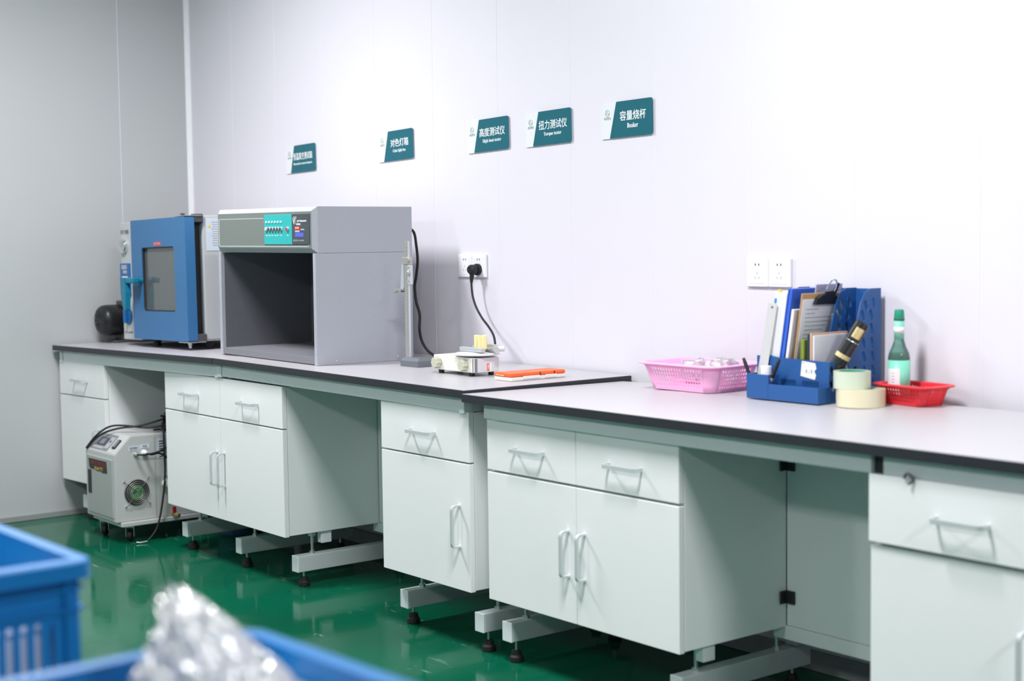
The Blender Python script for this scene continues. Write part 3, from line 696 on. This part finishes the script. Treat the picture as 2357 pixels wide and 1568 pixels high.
obj('jaw_screw', cyl(B(), (cX-.008, cY-.008, .268), (cX-.008, cY+.012, .268), .004, n=12), 'ink', hg)

# ------------------------------------------------------------------ torque tester
zt = z2(2.65)+.0002
tt = thing('torque_tester', (2.650, -.430, zt), 'ivory torque tester with round clamp plate and cream pegs', 'tester', rot=(0, .0064, 0))
TW, TD = .232, .105
bx('housing', (0, TW-.012, 0, TD, .012, .062), 'ivory', tt, bev=.003)
bx('end_cover', (TW-.0115, TW, .002, TD-.002, .013, .061), 'alu', tt, bev=.002)
bx('end_shadow_gap', (TW-.0118, TW-.0113, .001, .012, .014, .06), 'brk', tt, bev=0)
for xx, yy in ((.03, .012), (TW-.03, .012), (.03, TD-.015), (TW-.028, TD-.015)): obj('foot', lathe(B(), [(.009, 0), (.0105, .0125)], (xx, yy, 0), n=14), 'rub', tt)
def knob(x, z):
    bm = B(); n = 48; R = []
    for h, s in ((0, .92), (-.004, 1), (-.016, 1), (-.019, .9)):
        R.append([bm.verts.new((x+(.0185+.0016*math.cos(8*2*PI*i/n))*s*math.cos(2*PI*i/n), h-.002, z+(.0185+.0016*math.cos(8*2*PI*i/n))*s*math.sin(2*PI*i/n))) for i in range(n)])
    for a, b in zip(R[:-1], R[1:]):
        for i in range(n): bm.faces.new((a[i], a[(i+1) % n], b[(i+1) % n], b[i]))
    bm.faces.new(R[0]); bm.faces.new(R[-1]); return obj('knob', bm, 'beige', tt)
knob(.032, .037); knob(.182, .036)
ct = bx('stick_label', (TW, TW+.0006, .052, .062, .018, .042), 'orange', tt, bev=0); bx('stick_label', (TW, TW+.0006, .0625, .070, .016, .042), 'white', tt, bev=0)
text('lettering', '合格', 'white', ct, .057, .031, .006, .016, TW+.001, plane='yz')
bx('level_plate', (.03, .12, .02, .09, .062, .0635), 'alu', tt, bev=.0005)
PX, PY = .172, .056
obj('turntable', lathe(B(), [(.02, .0625), (.074, .0675), (.077, .069), (.077, .072), (.070, .075), (.02, .079)], (PX, PY, 0), n=48), 'alu', tt, smooth=False)
def jaw(y, m): 
    return bx('clamp_bar', (PX-.058, PX+.062, y-.012, y+.006, .079, .093), 'satinl', tt, bev=.002, mtx=None)
jaw(PY-.018, 1); jaw(PY+.032, 1)
obj('spindle', cyl(B(), (PX-.05, PY+.01, .088), (.258, .072, .090), .004, n=12), 'chrome', tt)
bx('corner_strip', (TW-.0005, TW+.0006, .001, .012, .014, .060), 'panelg', tt, bev=0)
obj('spindle_knob', cyl(B(), (.254, .075, .090), (.272, .061, .089), .0098, n=28), 'satinl', tt)
obj('spindle_sleeve', cyl(B(), (.262, .078, .091), (.276, .092, .092), .0095, n=24), 'alu', tt)
bx('clamp_rack', (PX-.01, PX+.075, PY+.034, PY+.046, .088, .102), 'satinl', tt, bev=.002)
for k, (px_, py_) in enumerate(((.030, -.002), (.002, .004), (.044, .004), (.024, .020))):
    g = obj('peg', lathe(B(), [(.0088, .088), (.0088, .131), (.0075, .133), (.004, .133), (.004, .125)], (PX+px_-.008, PY+py_, 0), n=18), 'cream', tt)
    obj('peg_bolt', cyl(B(), (PX+px_-.008, PY+py_, .076), (PX+px_-.008, PY+py_, .089), .003, n=10), 'whitep', g)
# orange and white instrument case
zc = z2(2.999)+.0003
oc = thing('instrument_case', (2.999, -.438, zc), 'flat plastic case with orange lid and white base beside the tester', 'case', rot=(0, .0064, .0))
bx('base', (0, .085, 0, .228, 0, .0125), 'case', oc, bev=.003); ld = bx('lid', (0.0, .0855, -.0005, .2285, .0128, .0255), 'orange', oc, bev=.004)
bx('latch', (.0852, .0872, .05, .12, .005, .0145), 'case', ld, bev=.001); bx('latch', (.0852, .0872, .142, .19, .004, .0145), 'case', ld, bev=.001)
for yy in (.118, .178): bx('seam', (.0853, .0858, yy, yy+.006, .013, .024), 'darkred', ld, bev=0)
text('lettering', 'DEPTH GAUGE', 'cream', ld, .03, .0175, .04, .004, -.0008)

# ------------------------------------------------------------------ wall sockets, plug, cables
def socket(x, z, label, grp='white wall sockets'):
    t = thing('wall_socket', (x, 0, z), label, 'socket', grp)
    p = bx('plate', (.0005, .0855, -.010, -.0004, -.086, 0), 'whitep', t, bev=.0025)
    bx('insert', (.012, .074, -.0108, -.0095, -.077, -.009), 'whitep', p, bev=.0008)
    for q in (-1, 1):
        bm = B(); prism(bm, [(.043+q*.005, -.0235), (.043+q*.005, -.0155)] + [(.043+q*(.005+.0042*math.cos(a)), -.0195+.004*math.sin(a)) for a in (1.0, .5, 0, -.5, -1.0)], -.0112, -.0106); obj('pin_hole', bm, 'ink', t)
    for (xx, zz, a) in ((.043, -.045, 0), (.0355, -.0585, .45), (.0505, -.0585, -.45)):
        bx('pin_slot', (-.0011, .0011, -.0112, -.0106, -.0046, .0046), 'grscr', t, bev=0, mtx=Matrix.Translation((xx, 0, zz)) @ Matrix.Rotation(-a, 4, 'Y'))
    return t
socket(2.2275, 1.2215, 'empty white wall socket left of the one with a black plug')
socket(2.3138, 1.2215, 'white wall socket with a black plug in it')
socket(3.6975, 1.209, 'left one of the empty white socket pair above the pink basket')
socket(3.784, 1.209, 'right one of the empty white socket pair, behind the blue organizer')
pg = thing('power_plug', (2.357, -.0112, 1.165), 'black three-pin plug in the wall socket, its cord hanging to the tester', 'plug')
obj('plug_flange', cyl(B(), (0, 0, 0), (0, -.012, 0), .0215, n=28), 'rub', pg)
obj('plug_body', lathe(B(), [(.017, -.012), (.0185, -.016), (.0185, -.036), (.014, -.043)], (0, 0, 0), 'y', 26), 'rub', pg)
obj('strain_relief', cyl(B(), (0, -.030, -.012), (-.002, -.032, -.048), .0095, .0055, n=14), 'rub', pg)
obj('cord', tube(B(), [(-.002, -.032, -.046), (.003, -.034, -.075), (.014, -.037, -.105), (.043, -.044, -.14), (.09, -.054, -.176), (.148, -.069, -.205), (.196, -.084, -.234), (.231, -.104, -.268), (.258, -.13, -.292), (.27, -.17, -.315)], .0042, 10, k=8), 'rub', pg, smooth=True)
lc = thing('power_cable', (2.134, -.150, z2(2.2)), 'black power cable hanging behind the light box down to the worktop', 'cable')
obj('cord', tube(B(), [(-.03, -.024, .50), (-.015, .012, .482), (-.022, .03, .425), (-.030, .04, .37), (-.040, .04, .315), (-.052, .04, .272), (-.044, .04, .215), (-.022, .04, .165), (-.010, .03, .108), (.032, .01, .069), (.108, -.02, .04), (.198, -.05, .024), (.30, -.08, .012), (.42, -.10, .008), (.52, -.16, .010)], .0052, 10, k=8), 'rub', lc, smooth=True)

# ------------------------------------------------------------------ wall signs
SIGN = [
 ((.9424, 1.5785), (1.1967, 1.5844), '恒温真空测试箱', '\U0001D413', 'Thermostatic vacuum testing box', .152, .120, 'teal and white wall sign about a vacuum test box, above the blue oven'),
 ((1.6874, 1.5923), (1.9386, 1.5988), '对色灯箱', '', 'Color light box', .125, .09, 'teal and white wall sign reading Color light box, above the grey light box'),
 ((2.2925, 1.5961), (2.5445, 1.6021), '高度测试仪', '', 'High heat tester', .152, .11, 'teal and white wall sign reading High heat tester'),
 ((2.638, 1.6), (2.8905, 1.6049), '扭力测试仪', '', 'Torque tester', .152, .095, 'teal and white wall sign reading Torque tester'),
 ((3.042, 1.6032), (3.2909, 1.6061), '容量烧杯', '', 'Beaker', .125, .052, 'teal and white wall sign reading Beaker, rightmost on the wall'),
]
def serif(s):
    out = ''
    for ch_ in s:
        if 'A' <= ch_ <= 'Z': out += chr(0x1D400 + ord(ch_)-65)
        elif 'a' <= ch_ <= 'z': out += chr(0x1D41A + ord(ch_)-97)
        else: out += ch_
    return out
for (p0, p1, cn_, _, en, wcn, wen, lab) in SIGN:
    W_ = p1[0]-p0[0]; ang = math.atan2(p1[1]-p0[1], W_)
    t = thing('wall_sign', (p0[0], -.0005, p0[1]), lab, 'sign', 'teal wall signs', (0, -ang, 0))
    bm = B(); prism(bm, rrect(0, W_-.004, 0, .1125, .006), -.004, 0); obj('backing_plate', bm, 'signw', t)
    bm = B(); x1 = W_; prism(bm, [(.044, .001), (x1-.008, .001), (x1-.002, .0035), (x1, .009), (x1, .111), (x1-.002, .1165), (x1-.008, .119), (.0775, .119)], -.0066, -.0042); obj('teal_face', bm, 'sign', t)
    mx = .155 if len(cn_) > 4 else .157
    if len(cn_) == 7: mx = .150
    text('lettering', cn_, 'white', t, mx, .0705, wcn if len(cn_) < 7 else .160, .032, -.0068, bold=.007)
    text('lettering', serif(en), 'white', t, mx-.002, .0375, wen if len(cn_) < 7 else .160, .0155 if len(cn_) < 7 else .012, -.0068)
    bm = B(); tube(bm, [(.031+.010*math.cos(a*PI/14), -.0042, .085+.010*math.sin(a*PI/14)) for a in range(28)], .0009, 5, smooth=False, closed=True)
    lg = obj('logo', bm, 'logo', t)
    bm = B(); prism(bm, [(.022, .079), (.0285, .083), (.031, .092), (.0285, .092), (.0268, .085), (.0215, .0815)], -.0045, -.0041); obj('logo_stroke', bm, 'logo', lg)
    bm = B(); prism(bm, [(.031, .083), (.0405, .083), (.0395, .0815), (.033, .081)], -.0045, -.0041); obj('logo_leaf', bm, 'fang', lg)
    text('lettering', '佳彩塑业', 'logo', t, .031, .0675, .034, .009, -.0042)

# ------------------------------------------------------------------ perforated baskets
def basket(parent, m, w0, d0, w1, d1, h, cols, rows, cr0, cr1, thick=.0022, solid=.12, hole=.62):
    """Tapered rectangular basket with rounded corners; real holes in the four walls."""
    n = 5
    def ring(w, d, r, z): return [(x, y, z) for x, y in rrect(-w/2, w/2, -d/2, d/2, r, n)]
    # walls as perforated patches
    def lerp(a, b, t): return a+(b-a)*t
    def wallpt(side, u, t):
        w, d, r = lerp(w0, w1, t), lerp(d0, d1, t), lerp(cr0, cr1, t)
        z = lerp(0, h, t)
        if side == 0: return Vector((lerp(-w/2+r, w/2-r, u), -d/2, z))
        if side == 1: return Vector((w/2, lerp(-d/2+r, d/2-r, u), z))
        if side == 2: return Vector((lerp(w/2-r, -w/2+r, u), d/2, z))
        return Vector((-w/2, lerp(d/2-r, -d/2+r, u), z))
    for side in range(4):
        nc = cols[side % 2]
        us = [0.0, solid*.35]; ulo = solid*.35; uhi = 1-solid*.35
        step = (uhi-ulo)/nc
        for i in range(nc): us += [ulo+step*(i+(1-hole)/2), ulo+step*(i+1-(1-hole)/2)]
        us += [uhi, 1.0]
        ts = [0.0, solid]; st = (1-2*solid)/rows
        for j in range(rows): ts += [solid+st*(j+.16), solid+st*(j+.84)]
        ts += [1-solid, 1.0]
        bm = B(); V = [[bm.verts.new(wallpt(side, u, t)) for u in us] for t in ts]
        for j in range(len(ts)-1):
            for i in range(len(us)-1):
                holej = 2 <= j < 2+2*rows and (j % 2 == 0); holei = 2 <= i < 2+2*nc and (i % 2 == 0)
                if holej and holei: continue
                bm.faces.new((V[j][i], V[j][i+1], V[j+1][i+1], V[j+1][i]))
        bmesh.ops.recalc_face_normals(bm, faces=bm.faces[:])
        bmesh.ops.solidify(bm, geom=bm.faces[:]+bm.edges[:]+bm.verts[:], thickness=thick)
        obj('perforated_wall', bm, m, parent)
    # rounded corners
    for k, (sx, sy, a0) in enumerate(((1, 1, 0), (-1, 1, PI/2), (-1, -1, PI), (1, -1, 1.5*PI))):
        bm = B(); V = []
        for j in range(5):
            t = j/4; w, d, r = lerp(w0, w1, t), lerp(d0, d1, t), lerp(cr0, cr1, t)
            V.append([bm.verts.new((sx*(w/2-r)+r*math.cos(a0+i*PI/2/6), sy*(d/2-r)+r*math.sin(a0+i*PI/2/6), h*t)) for i in range(7)])
        for j in range(4):
            for i in range(6): bm.faces.new((V[j][i], V[j][i+1], V[j+1][i+1], V[j+1][i]))
        bmesh.ops.recalc_face_normals(bm, faces=bm.faces[:])
        bmesh.ops.solidify(bm, geom=bm.faces[:]+bm.edges[:]+bm.verts[:], thickness=thick)
        obj('corner', bm, m, parent, smooth=True)
    bm = B(); a = [bm.verts.new(p) for p in ring(w0, d0, cr0, 0)]; b = [bm.verts.new(p) for p in ring(w0, d0, cr0, .0025)]
    bm.faces.new(a); bm.faces.new(b)
    for i in range(len(a)): bm.faces.new((a[i], a[(i+1) % len(a)], b[(i+1) % len(a)], b[i]))
    obj('bottom', bm, m, parent)
    bm = B(); path = [Vector(p) for p in ring(w1+.012, d1+.012, cr1+.006, h)]
    sweep(bm, path, [(-.010, .002), (-.006, .004), (.004, .004), (.008, .001), (.007, -.006), (.004, -.006), (.004, -.001), (-.009, -.001)], True)
    obj('rim', bm, m, parent)
pk = thing('basket', (3.673, -.185, z3(3.67, -.19)+.0003), 'pink perforated plastic basket left of the blue organizer', 'basket', rot=(0, 0, .0))
basket(pk, 'pink', .25, .175, .305, .215, .076, (18, 12), 5, .028, .04, hole=.7)
for k in range(3):
    random.seed(20+k)
    bm = B(); bmesh.ops.create_icosphere(bm, subdivisions=3, radius=1)
    for v in bm.verts:
        n_ = .75+.4*math.sin(v.co.x*4+k*2)*math.cos(v.co.y*5+k)+.15*math.sin(v.co.z*9+k)
        v.co = Vector((v.co.x*.055*n_, v.co.y*.045*n_, max(-.03, v.co.z*.034*n_)))
    o = obj('plastic_bag', bm, 'film2', smooth=True); o.location = ((3.62, -.15), (3.71, -.135), (3.76, -.17))[k] + (z3(3.7, -.15)+.050+.008*k,); o.rotation_euler = (0, 0, k)
    setp(o, ['crumpled clear plastic bag at the left in the pink basket', 'crumpled clear plastic bag in the middle of the pink basket', 'crumpled clear plastic bag at the right in the pink basket'][k], 'plastic bag', 'clear bags in the pink basket')
rb = thing('basket', (4.372, -.100, z3(4.37, -.10)+.0003), 'small red perforated plastic basket holding the green bottle', 'basket', rot=(0, 0, -.12))
basket(rb, 'redp', .138, .085, .172, .108, .05, (12, 7), 4, .018, .024, thick=.0018, hole=.45)

# green bottle in the red basket
bt = thing('bottle', (4.328, -.104, z3(4.33, -.104)+.0032), 'green spirit bottle with mint label standing in the red basket', 'bottle')
prof = [(.001, 0), (.026, 0), (.0285, .003), (.0285, .118), (.026, .130), (.018, .148), (.0135, .162), (.012, .175), (.012, .218), (.001, .218)]
obj('glass', lathe(B(), prof, n=32, close=False), 'bglass', bt, smooth=True)
obj('label_wrap', lathe(B(), [(.0286, .012), (.0291, .012), (.0291, .112), (.0286, .112)], n=32, close=False), 'blabel', bt, smooth=True)
bm = B()
for i in range(9):
    a = -2.2+i*.17
    if i: bm.faces.new([bm.verts.new((.0296*math.cos(b_), .0296*math.sin(b_), z_)) for b_, z_ in ((pa, .018), (a, .018), (a, .09), (pa, .09))])
    pa = a
obj('back_label', bm, 'paper', bt)
for k in range(7):
    a = -2.45+.09*k; bx('print_line', (-.004, .004, -.0003, .0003, 0, .0012), 'logo', bt, bev=0, mtx=Matrix.Translation((.0299*math.cos(-1.45), .0299*math.sin(-1.45), .03+.008*k)) @ Matrix.Rotation(-1.45+PI/2, 4, 'Z'))
obj('neck_label', lathe(B(), [(.0122, .168), (.0132, .168), (.0132, .218), (.0122, .218)], n=28, close=False), 'blabel', bt, smooth=True)
obj('neck_highlight_band', lathe(B(), [(.0133, .183), (.0136, .183), (.0136, .200), (.0133, .200)], n=28, close=False), 'paper', bt, smooth=True)
obj('liquid', lathe(B(), [(.001, .003), (.0265, .003), (.0265, .117), (.024, .127), (.001, .127)], n=28, close=False), mat('green_liquor', (.03, .10, .05), .1, trans=.5), bt, smooth=True)
cp_ = obj('cap', lathe(B(), [(.0135, .218), (.0138, .222), (.0122, .243), (.0105, .246), (.001, .246)], n=28, close=False), 'bcap', bt, smooth=True)
obj('cap_ring', lathe(B(), [(.0136, .2165), (.0143, .218), (.0143, .2205), (.0136, .2215)], n=28, close=False), 'iron', bt)

# tape rolls
def tape_roll(x, y, z, R, h, m, label, coreR):
    t = thing('tape_roll', (x, y, z), label, 'tape', 'stacked packing tape rolls')
    obj('tape', lathe(B(), [(coreR, 0), (R, 0), (R, h), (coreR, h), (coreR, 0)], n=56, close=False), m, t)
    obj('core', lathe(B(), [(coreR-.0035, .0003), (coreR-.0002, .0003), (coreR-.0002, h-.0003), (coreR-.0035, h-.0003), (coreR-.0035, .0003)], n=48, close=False), 'core', t)
    return t
zt0 = z3(4.29, -.215)+.0004
tape_roll(4.290, -.215, zt0, .064, .0465, 'tape', 'thick cream roll of packing tape, bottom of the stack of two', .036)
tape_roll(4.270, -.226, zt0+.0468, .0485, .0455, 'tapeg', 'pale greenish roll of packing tape, top of the stack of two', .036)

# ------------------------------------------------------------------ blue desk organizer
gx0, gx1, gy0, gy1 = 3.950, 4.205, -.285, -.022
gz = z3(4.08, -.15)+.0006
og = thing('desk_organizer', (gx0, gy0, gz), 'blue plastic desk organizer with slotted file sections and pen box', 'organizer')
OW, OD, OH = gx1-gx0, gy1-gy0, .302
fyo = .045   # front wall of the file sections
def side_profile():
    pts = [(fyo, 0), (OD, 0), (OD, OH)]
    curve = [(OD-.045, OH), (OD-.068, OH-.010), (OD-.085, OH-.035), (OD-.098, OH-.075), (OD-.112, OH-.12), (OD-.13, OH-.155), (OD-.155, OH-.178), (OD-.19, OH-.19), (fyo, OH-.192)]
    return pts + curve
def slots(rows):
    out = []
    for (y, z) in rows:
        L_ = .031; w_ = .0115; s = .013
        out.append([(y-w_/2+s/2, z-L_/2), (y+w_/2+s/2, z-L_/2+.004), (y+w_/2-s/2, z+L_/2), (y-w_/2-s/2, z+L_/2-.004)])
    return out
grid = [(OD-.032-.036*c-.002*r, .040+r*.038) for c in range(2) for r in range(6)] + [(OD-.032, .262), (OD-.065, .255)] + [(OD-.105, .04), (OD-.105, .078), (OD-.14, .05), (OD-.14, .085), (OD-.175, .03), (OD-.175, .07), (OD-.205, .045), (OD-.205, .085)]
for x in (.0016, .170, OW-.0016):
    flat('side_panel' if x in (.0016, OW-.0016) else 'divider', side_profile(), slots(grid), .003, 'org', og, 'yz', off=x)
bx('back_panel', (0, OW, OD-.003, OD, .001, OH-.002), 'org', og, bev=.0006)
bx('base', (0, OW, 0, OD, 0, .004), 'org', og, bev=.001)
# front wall with grille slots
hs = []
for x0 in (.085, .165):
    for k in range(11): hs.append([(x0+k*.0052, .034), (x0+k*.0052+.0026, .034), (x0+k*.0052+.0026, .056), (x0+k*.0052, .056)])
flat('front_wall', [(.0, .004), (OW, .004), (OW, .110), (.0, .116)], hs, .003, 'org', og, 'xz', off=fyo)
bx('tray_front', (.078, OW, 0, .003, .004, .043), 'org', og, bev=.0006); bx('tray_end', (OW-.003, OW, .003, fyo-.0016, .004, .043), 'org', og, bev=.0006)
for d in ((0, .080, 0, .003), (0, .003, .003, fyo-.0016), (.077, .080, .003, fyo-.0016)): bx('pen_box_wall', (d[0], d[1], d[2], d[3], .004, .068), 'org', og, bev=.0006)
bm = B(); prism(bm, [(.158, .068), (.208, .060), (.212, .072), (.206, .083), (.213, .090), (.209, .105), (.163, .109)], fyo-.0026, fyo-.0018); stk = obj('torn_sticker', bm, 'paper', og)
text('lettering', '1:1', 'ink', stk, .188, .082, .02, .01, fyo-.0028)
bx('sticker_mark', (.165, .172, fyo-.0029, fyo-.0025, .102, .106), 'amber', stk, bev=0)

def sheet(name, label, cat, x, w, y0, y1, z1, m, lean, grp=None, thick=.004, zbase=.006, parts=None, bev=.001):
    """an upright flat thing standing in the organizer, leaning sideways; local x = thickness, y = depth, z up"""
    t = thing(name, (gx0+x, gy0+y0, gz+zbase), label, cat, grp, (0, lean, 0))
    bx('cover', (0, thick, 0, y1-y0, 0, z1), m, t, bev=bev)
    return t
LN = .165
f = sheet('document_wallet', 'grey-white lever file with a blue band, leftmost in the organizer', 'file', .012, 0, fyo+.006, OD-.01, .295, 'binder', LN, thick=.044)
bx('band', (.0, .0442, -.0005, .004, .10, .116), 'ltblue', f, bev=0); bx('tag', (.002, .010, -.0006, .002, .255, .275), 'ltblue', f, bev=0); bx('index_tab', (.008, .018, .0, .01, .2945, .300), 'yell', f, bev=.001)
sheet('folder', 'thin lilac plastic folder behind the bright blue one', 'folder', .0725, 0, fyo+.10, OD-.006, .312, 'lilac', LN, thick=.004)
sheet('folder', 'thin bright blue plastic folder pressed against the white lever file', 'folder', .0575, 0, fyo+.006, OD-.008, .300, 'fblue', LN*1.0, thick=.003, zbase=.0065)
f = sheet('folder', 'thick bright blue report cover beside the pale paper stack', 'folder', .0615, 0, fyo+.008, OD-.012, .303, 'fblue', LN, thick=.010)
sheet('paper_stack', 'stack of pale paper sheets between blue cover and clipboard', 'paper', .0775, 0, fyo+.008, OD-.05, .245, 'paper', LN, thick=.009)
cbd = sheet('clipboard', 'brown hardboard clipboard with a black clip and a printed sheet', 'clipboard', .106, 0, fyo+.012, OD-.02, .288, 'board', LN*.9, thick=.004)
bx('printed_sheet', (.0041, .0052, .004, OD-fyo-.042, .02, .272), 'paper', cbd, bev=0)
for k in range(16): bx('print_line', (.0053, .0055, .02, .06+.09*((k*29 % 7)/7), .07+k*.0115, .0725+k*.0115), 'grscr', cbd, bev=0)
bm = B(); prism(bm, [(.045, .258), (.148, .258), (.140, .275), (.115, .288), (.078, .288), (.053, .275)], .005, .016, 'yz'); clp = obj('clip', bm, 'clipb', cbd)
bm = B(); tube(bm, [(.012, .08, .284), (.022, .078, .305), (.026, .09, .326), (.026, .108, .326), (.022, .115, .305), (.012, .112, .284)], .0022, 8); obj('clip_loop', bm, 'chrome', clp)
bm = B(); prism(bm, [(.075, .284), (.122, .284), (.135, .315), (.128, .318), (.11, .296), (.08, .294)], .016, .019, 'yz'); obj('clip_lever', bm, 'clipb', clp)
sheet('notebook', 'olive green notebook standing at the front of the organizer', 'book', .148, 0, fyo+.006, OD-.12, .160, 'olive', .02, thick=.012)
sheet('notebook', 'dark navy notebook beside the olive green one', 'book', .1745, 0, fyo+.006, OD-.12, .176, 'navy', .0, thick=.006)
nb = sheet('notebook', 'kraft brown notebook with white pages, right of the navy one', 'book', .183, 0, fyo+.006, OD-.06, .178, 'kraft', .0, thick=.007)
bx('pages', (.0072, .012, .004, OD-fyo-.07, .001, .172), 'paper', nb, bev=.0005)
# black flask lying at a slant in the right section
fk = thing('flask', (4.168, -.222, gz+.035), 'black cylindrical flask with gold label slanting out of the organizer', 'flask')
fk.rotation_euler = Vector((.080, .062, .172)).to_track_quat('Z', 'Y').to_euler()
FR = .0205
obj('body', lathe(B(), [(.001, 0), (FR, 0), (FR, .205), (FR-.002, .208), (.001, .209)], n=30, close=False), 'flask', fk, smooth=False)
obj('gold_band', lathe(B(), [(FR+.0002, .098), (FR+.0005, .098), (FR+.0005, .110), (FR+.0002, .110)], n=30, close=False), 'gold', fk)
obj('seam_ring', lathe(B(), [(FR+.0002, .150), (FR+.0006, .151), (FR+.0002, .152)], n=30, close=False), 'chrome', fk)
bm = B(); pa = None
_d = fk.rotation_euler.to_matrix().inverted() @ Vector((.78, -.62, .05)); _a = math.atan2(_d.y, _d.x)
for i in range(8):
    a = _a-.6+i*.17
    if pa is not None: bm.faces.new([bm.verts.new(((FR+.0008)*math.cos(b_), (FR+.0008)*math.sin(b_), z_)) for b_, z_ in ((pa, .162), (a, .162), (a, .192), (pa, .192))])
    pa = a
obj('gold_label', bm, 'gold', fk)
# pens and ruler in the pen box
def stick(name, label, cat, p0, p1, r, m, tipm=None):
    p0 = Vector(p0); p1 = Vector(p1); t = thing(name, p0, label, cat)
    d = p1-p0; L_ = d.length; q = d.to_track_quat('Z', 'Y'); t.rotation_euler = q.to_euler()
    obj('barrel', lathe(B(), [(.001, 0), (r*.5, .004), (r, .016), (r, L_-.012), (r*.8, L_), (.001, L_)], n=14, close=False), m, t, smooth=True)
    obj('grip', lathe(B(), [(r*1.04, L_*.42), (r*1.1, L_*.43), (r*1.1, L_*.5), (r*1.04, L_*.51)], n=14, close=False), tipm or m, t)
    return t
P_ = lambda x, y, z: (gx0+x, gy0+y, gz+z)
stick('marker_pen', 'black marker pen leaning left out of the pen box', 'pen', P_(.018, .022, .006), P_(-.026, .016, .108), .0052, 'rub', 'iron')
stick('ball_pen', 'pen with clear cap and black grip leaning right out of the pen box', 'pen', P_(.048, .022, .006), P_(.115, .006, .112), .0048, 'rub', 'kraft')
rl = thing('steel_ruler', P_(.016, .030, .006), 'wide flat pale grey ruler rising from the pen box', 'ruler', None, (0, .17, .25))
bx('blade', (-.012, .016, -.0010, .0010, 0, .262), 'folderg', rl, bev=.0008); obj('hang_hole', cyl(B(), (.002, -.0014, .250), (.002, .0014, .250), .003, n=14), 'ink', rl)
bw = thing('glue_bottle', P_(.053, .022, .0045), 'small white plastic bottle in the pen box', 'bottle')
obj('body', lathe(B(), [(.001, 0), (.0155, 0), (.0155, .055), (.012, .060), (.001, .060)], n=24, close=False), 'whitep', bw); obj('cap', lathe(B(), [(.0145, .060), (.0155, .062), (.0155, .084), (.0145, .086), (.001, .086)], n=24, close=False), 'whitep', bw)

# ------------------------------------------------------------------ foreground: blue crates, clear bag, low table
def crate(loc, rz, label, w=.60, d=.42, h=.29):
    """slatted turnover crate; local origin at its back right corner of the rim footprint, z=0 at bottom"""
    t = thing('crate', loc, label, 'crate', 'blue plastic crates in front', (0, 0, rz))
    ins = .012
    for side in range(4):
        L_ = w if side % 2 == 0 else d
        nh = int(L_/.024); hs_ = []
        for k in range(nh):
            u = -L_/2+.05+k*(L_-.1)/(nh-1)
            if abs(u) < .03: continue
            hs_.append(rrect(u-.005, u+.005, .035, .212, .0045, 2))
        nm = flat('slatted_wall', [(-L_/2+ins, 0), (L_/2-ins, 0), (L_/2-ins, h-.002), (-L_/2+ins, h-.002)], hs_, .004, 'crate', t, 'xz', off=0)
        mm = Matrix.Rotation(side*PI/2, 4, 'Z') @ Matrix.Translation((0, -(d if side % 2 == 0 else w)/2+ins, 0))
        nm.data.transform(mm)
        for k, zz in enumerate((.222, .252)):
            rbm = bx('rib', (-L_/2+ins, L_/2-ins, -.010, -.0022, zz, zz+.004), 'crate', t, bev=0, mtx=mm)
        for u in (-L_/2+.03, -.02, .02, L_/2-.03): bx('rib', (u-.002, u+.002, -.010, -.0022, .004, h-.02), 'crate', t, bev=0, mtx=mm)
    bm = B(); sweep(bm, [Vector((x, y, h)) for x, y in rrect(-w/2+.004, w/2-.004, -d/2+.004, d/2-.004, .012, 3)], [(-.012, -.022), (-.004, -.022), (-.004, -.003), (.012, -.003), (.012, .004), (-.009, .004), (-.012, .001)], True)
    obj('rim', bm, 'crate', t)
    bx('bottom', (-w/2+ins, w/2-ins, -d/2+ins, d/2-ins, 0, .005), 'crate', t, bev=0)
    return t
TZ = .54
crate((4.80-.30, -2.553-.21, TZ), .02, 'blue plastic crate at the lower left edge of the picture')
crate((5.302+.30, -2.540-.21, TZ), .05, 'blue plastic crate at the bottom edge, holding the clear bag')
tb = thing('low_table', (5.1, -2.78, 0), 'low grey table under the two blue crates, below the picture edge', 'table')
bx('table_top', (-1.0, 1.0, -.23, .20, TZ-.03, TZ-.001), 'table', tb, bev=.003)
for sx in (-.95, .95):
    for sy in (-.19, .15): bx('leg', (sx-.02, sx+.02, sy-.02, sy+.02, 0, TZ-.03), 'table', tb, bev=.002)
# clear plastic bag, crumpled
from mathutils import noise
bm = B(); bmesh.ops.create_icosphere(bm, subdivisions=6, radius=1)
for v in bm.verts:
    d = v.co.normalized()
    n1 = noise.noise(d*1.6+Vector((3, 1, 0))); n2 = abs(noise.noise(d*4.2+Vector((7, 2, 5)))); n3 = abs(noise.noise(d*9.0+Vector((1, 9, 4)))); n4 = abs(noise.noise(d*19.0))
    r = 1+.25*n1-.42*n2-.20*n3-.07*n4+.25
    p = Vector((d.x*.094, d.y*.094, d.z*.135))*r
    t_ = max(0, p.z)/.15
    p.x *= 1-.5*min(1, t_); p.y *= 1-.5*min(1, t_)
    p.x += -.036*t_; p.y += -.05*t_      # peak leans to one side
    v.co = p
bg = obj('plastic_bag', bm, 'film', smooth=True); bg.location = (5.43, -2.645, .755)
setp(bg, 'large crumpled clear plastic bag bulging out of the front crate', 'plastic bag')

pb = thing('parcel', (4.60, -2.78, TZ+.0055), 'white foam parcel seen through the slots of the left crate', 'parcel', rot=(0, 0, .02))
bx('wrapping', (-.12, .155, -.17, .19, 0, .20), 'paper', pb, bev=.012); bx('tape_strip', (-.1205, .1555, -.02, .03, .02, .2006), 'tape', pb, bev=0)
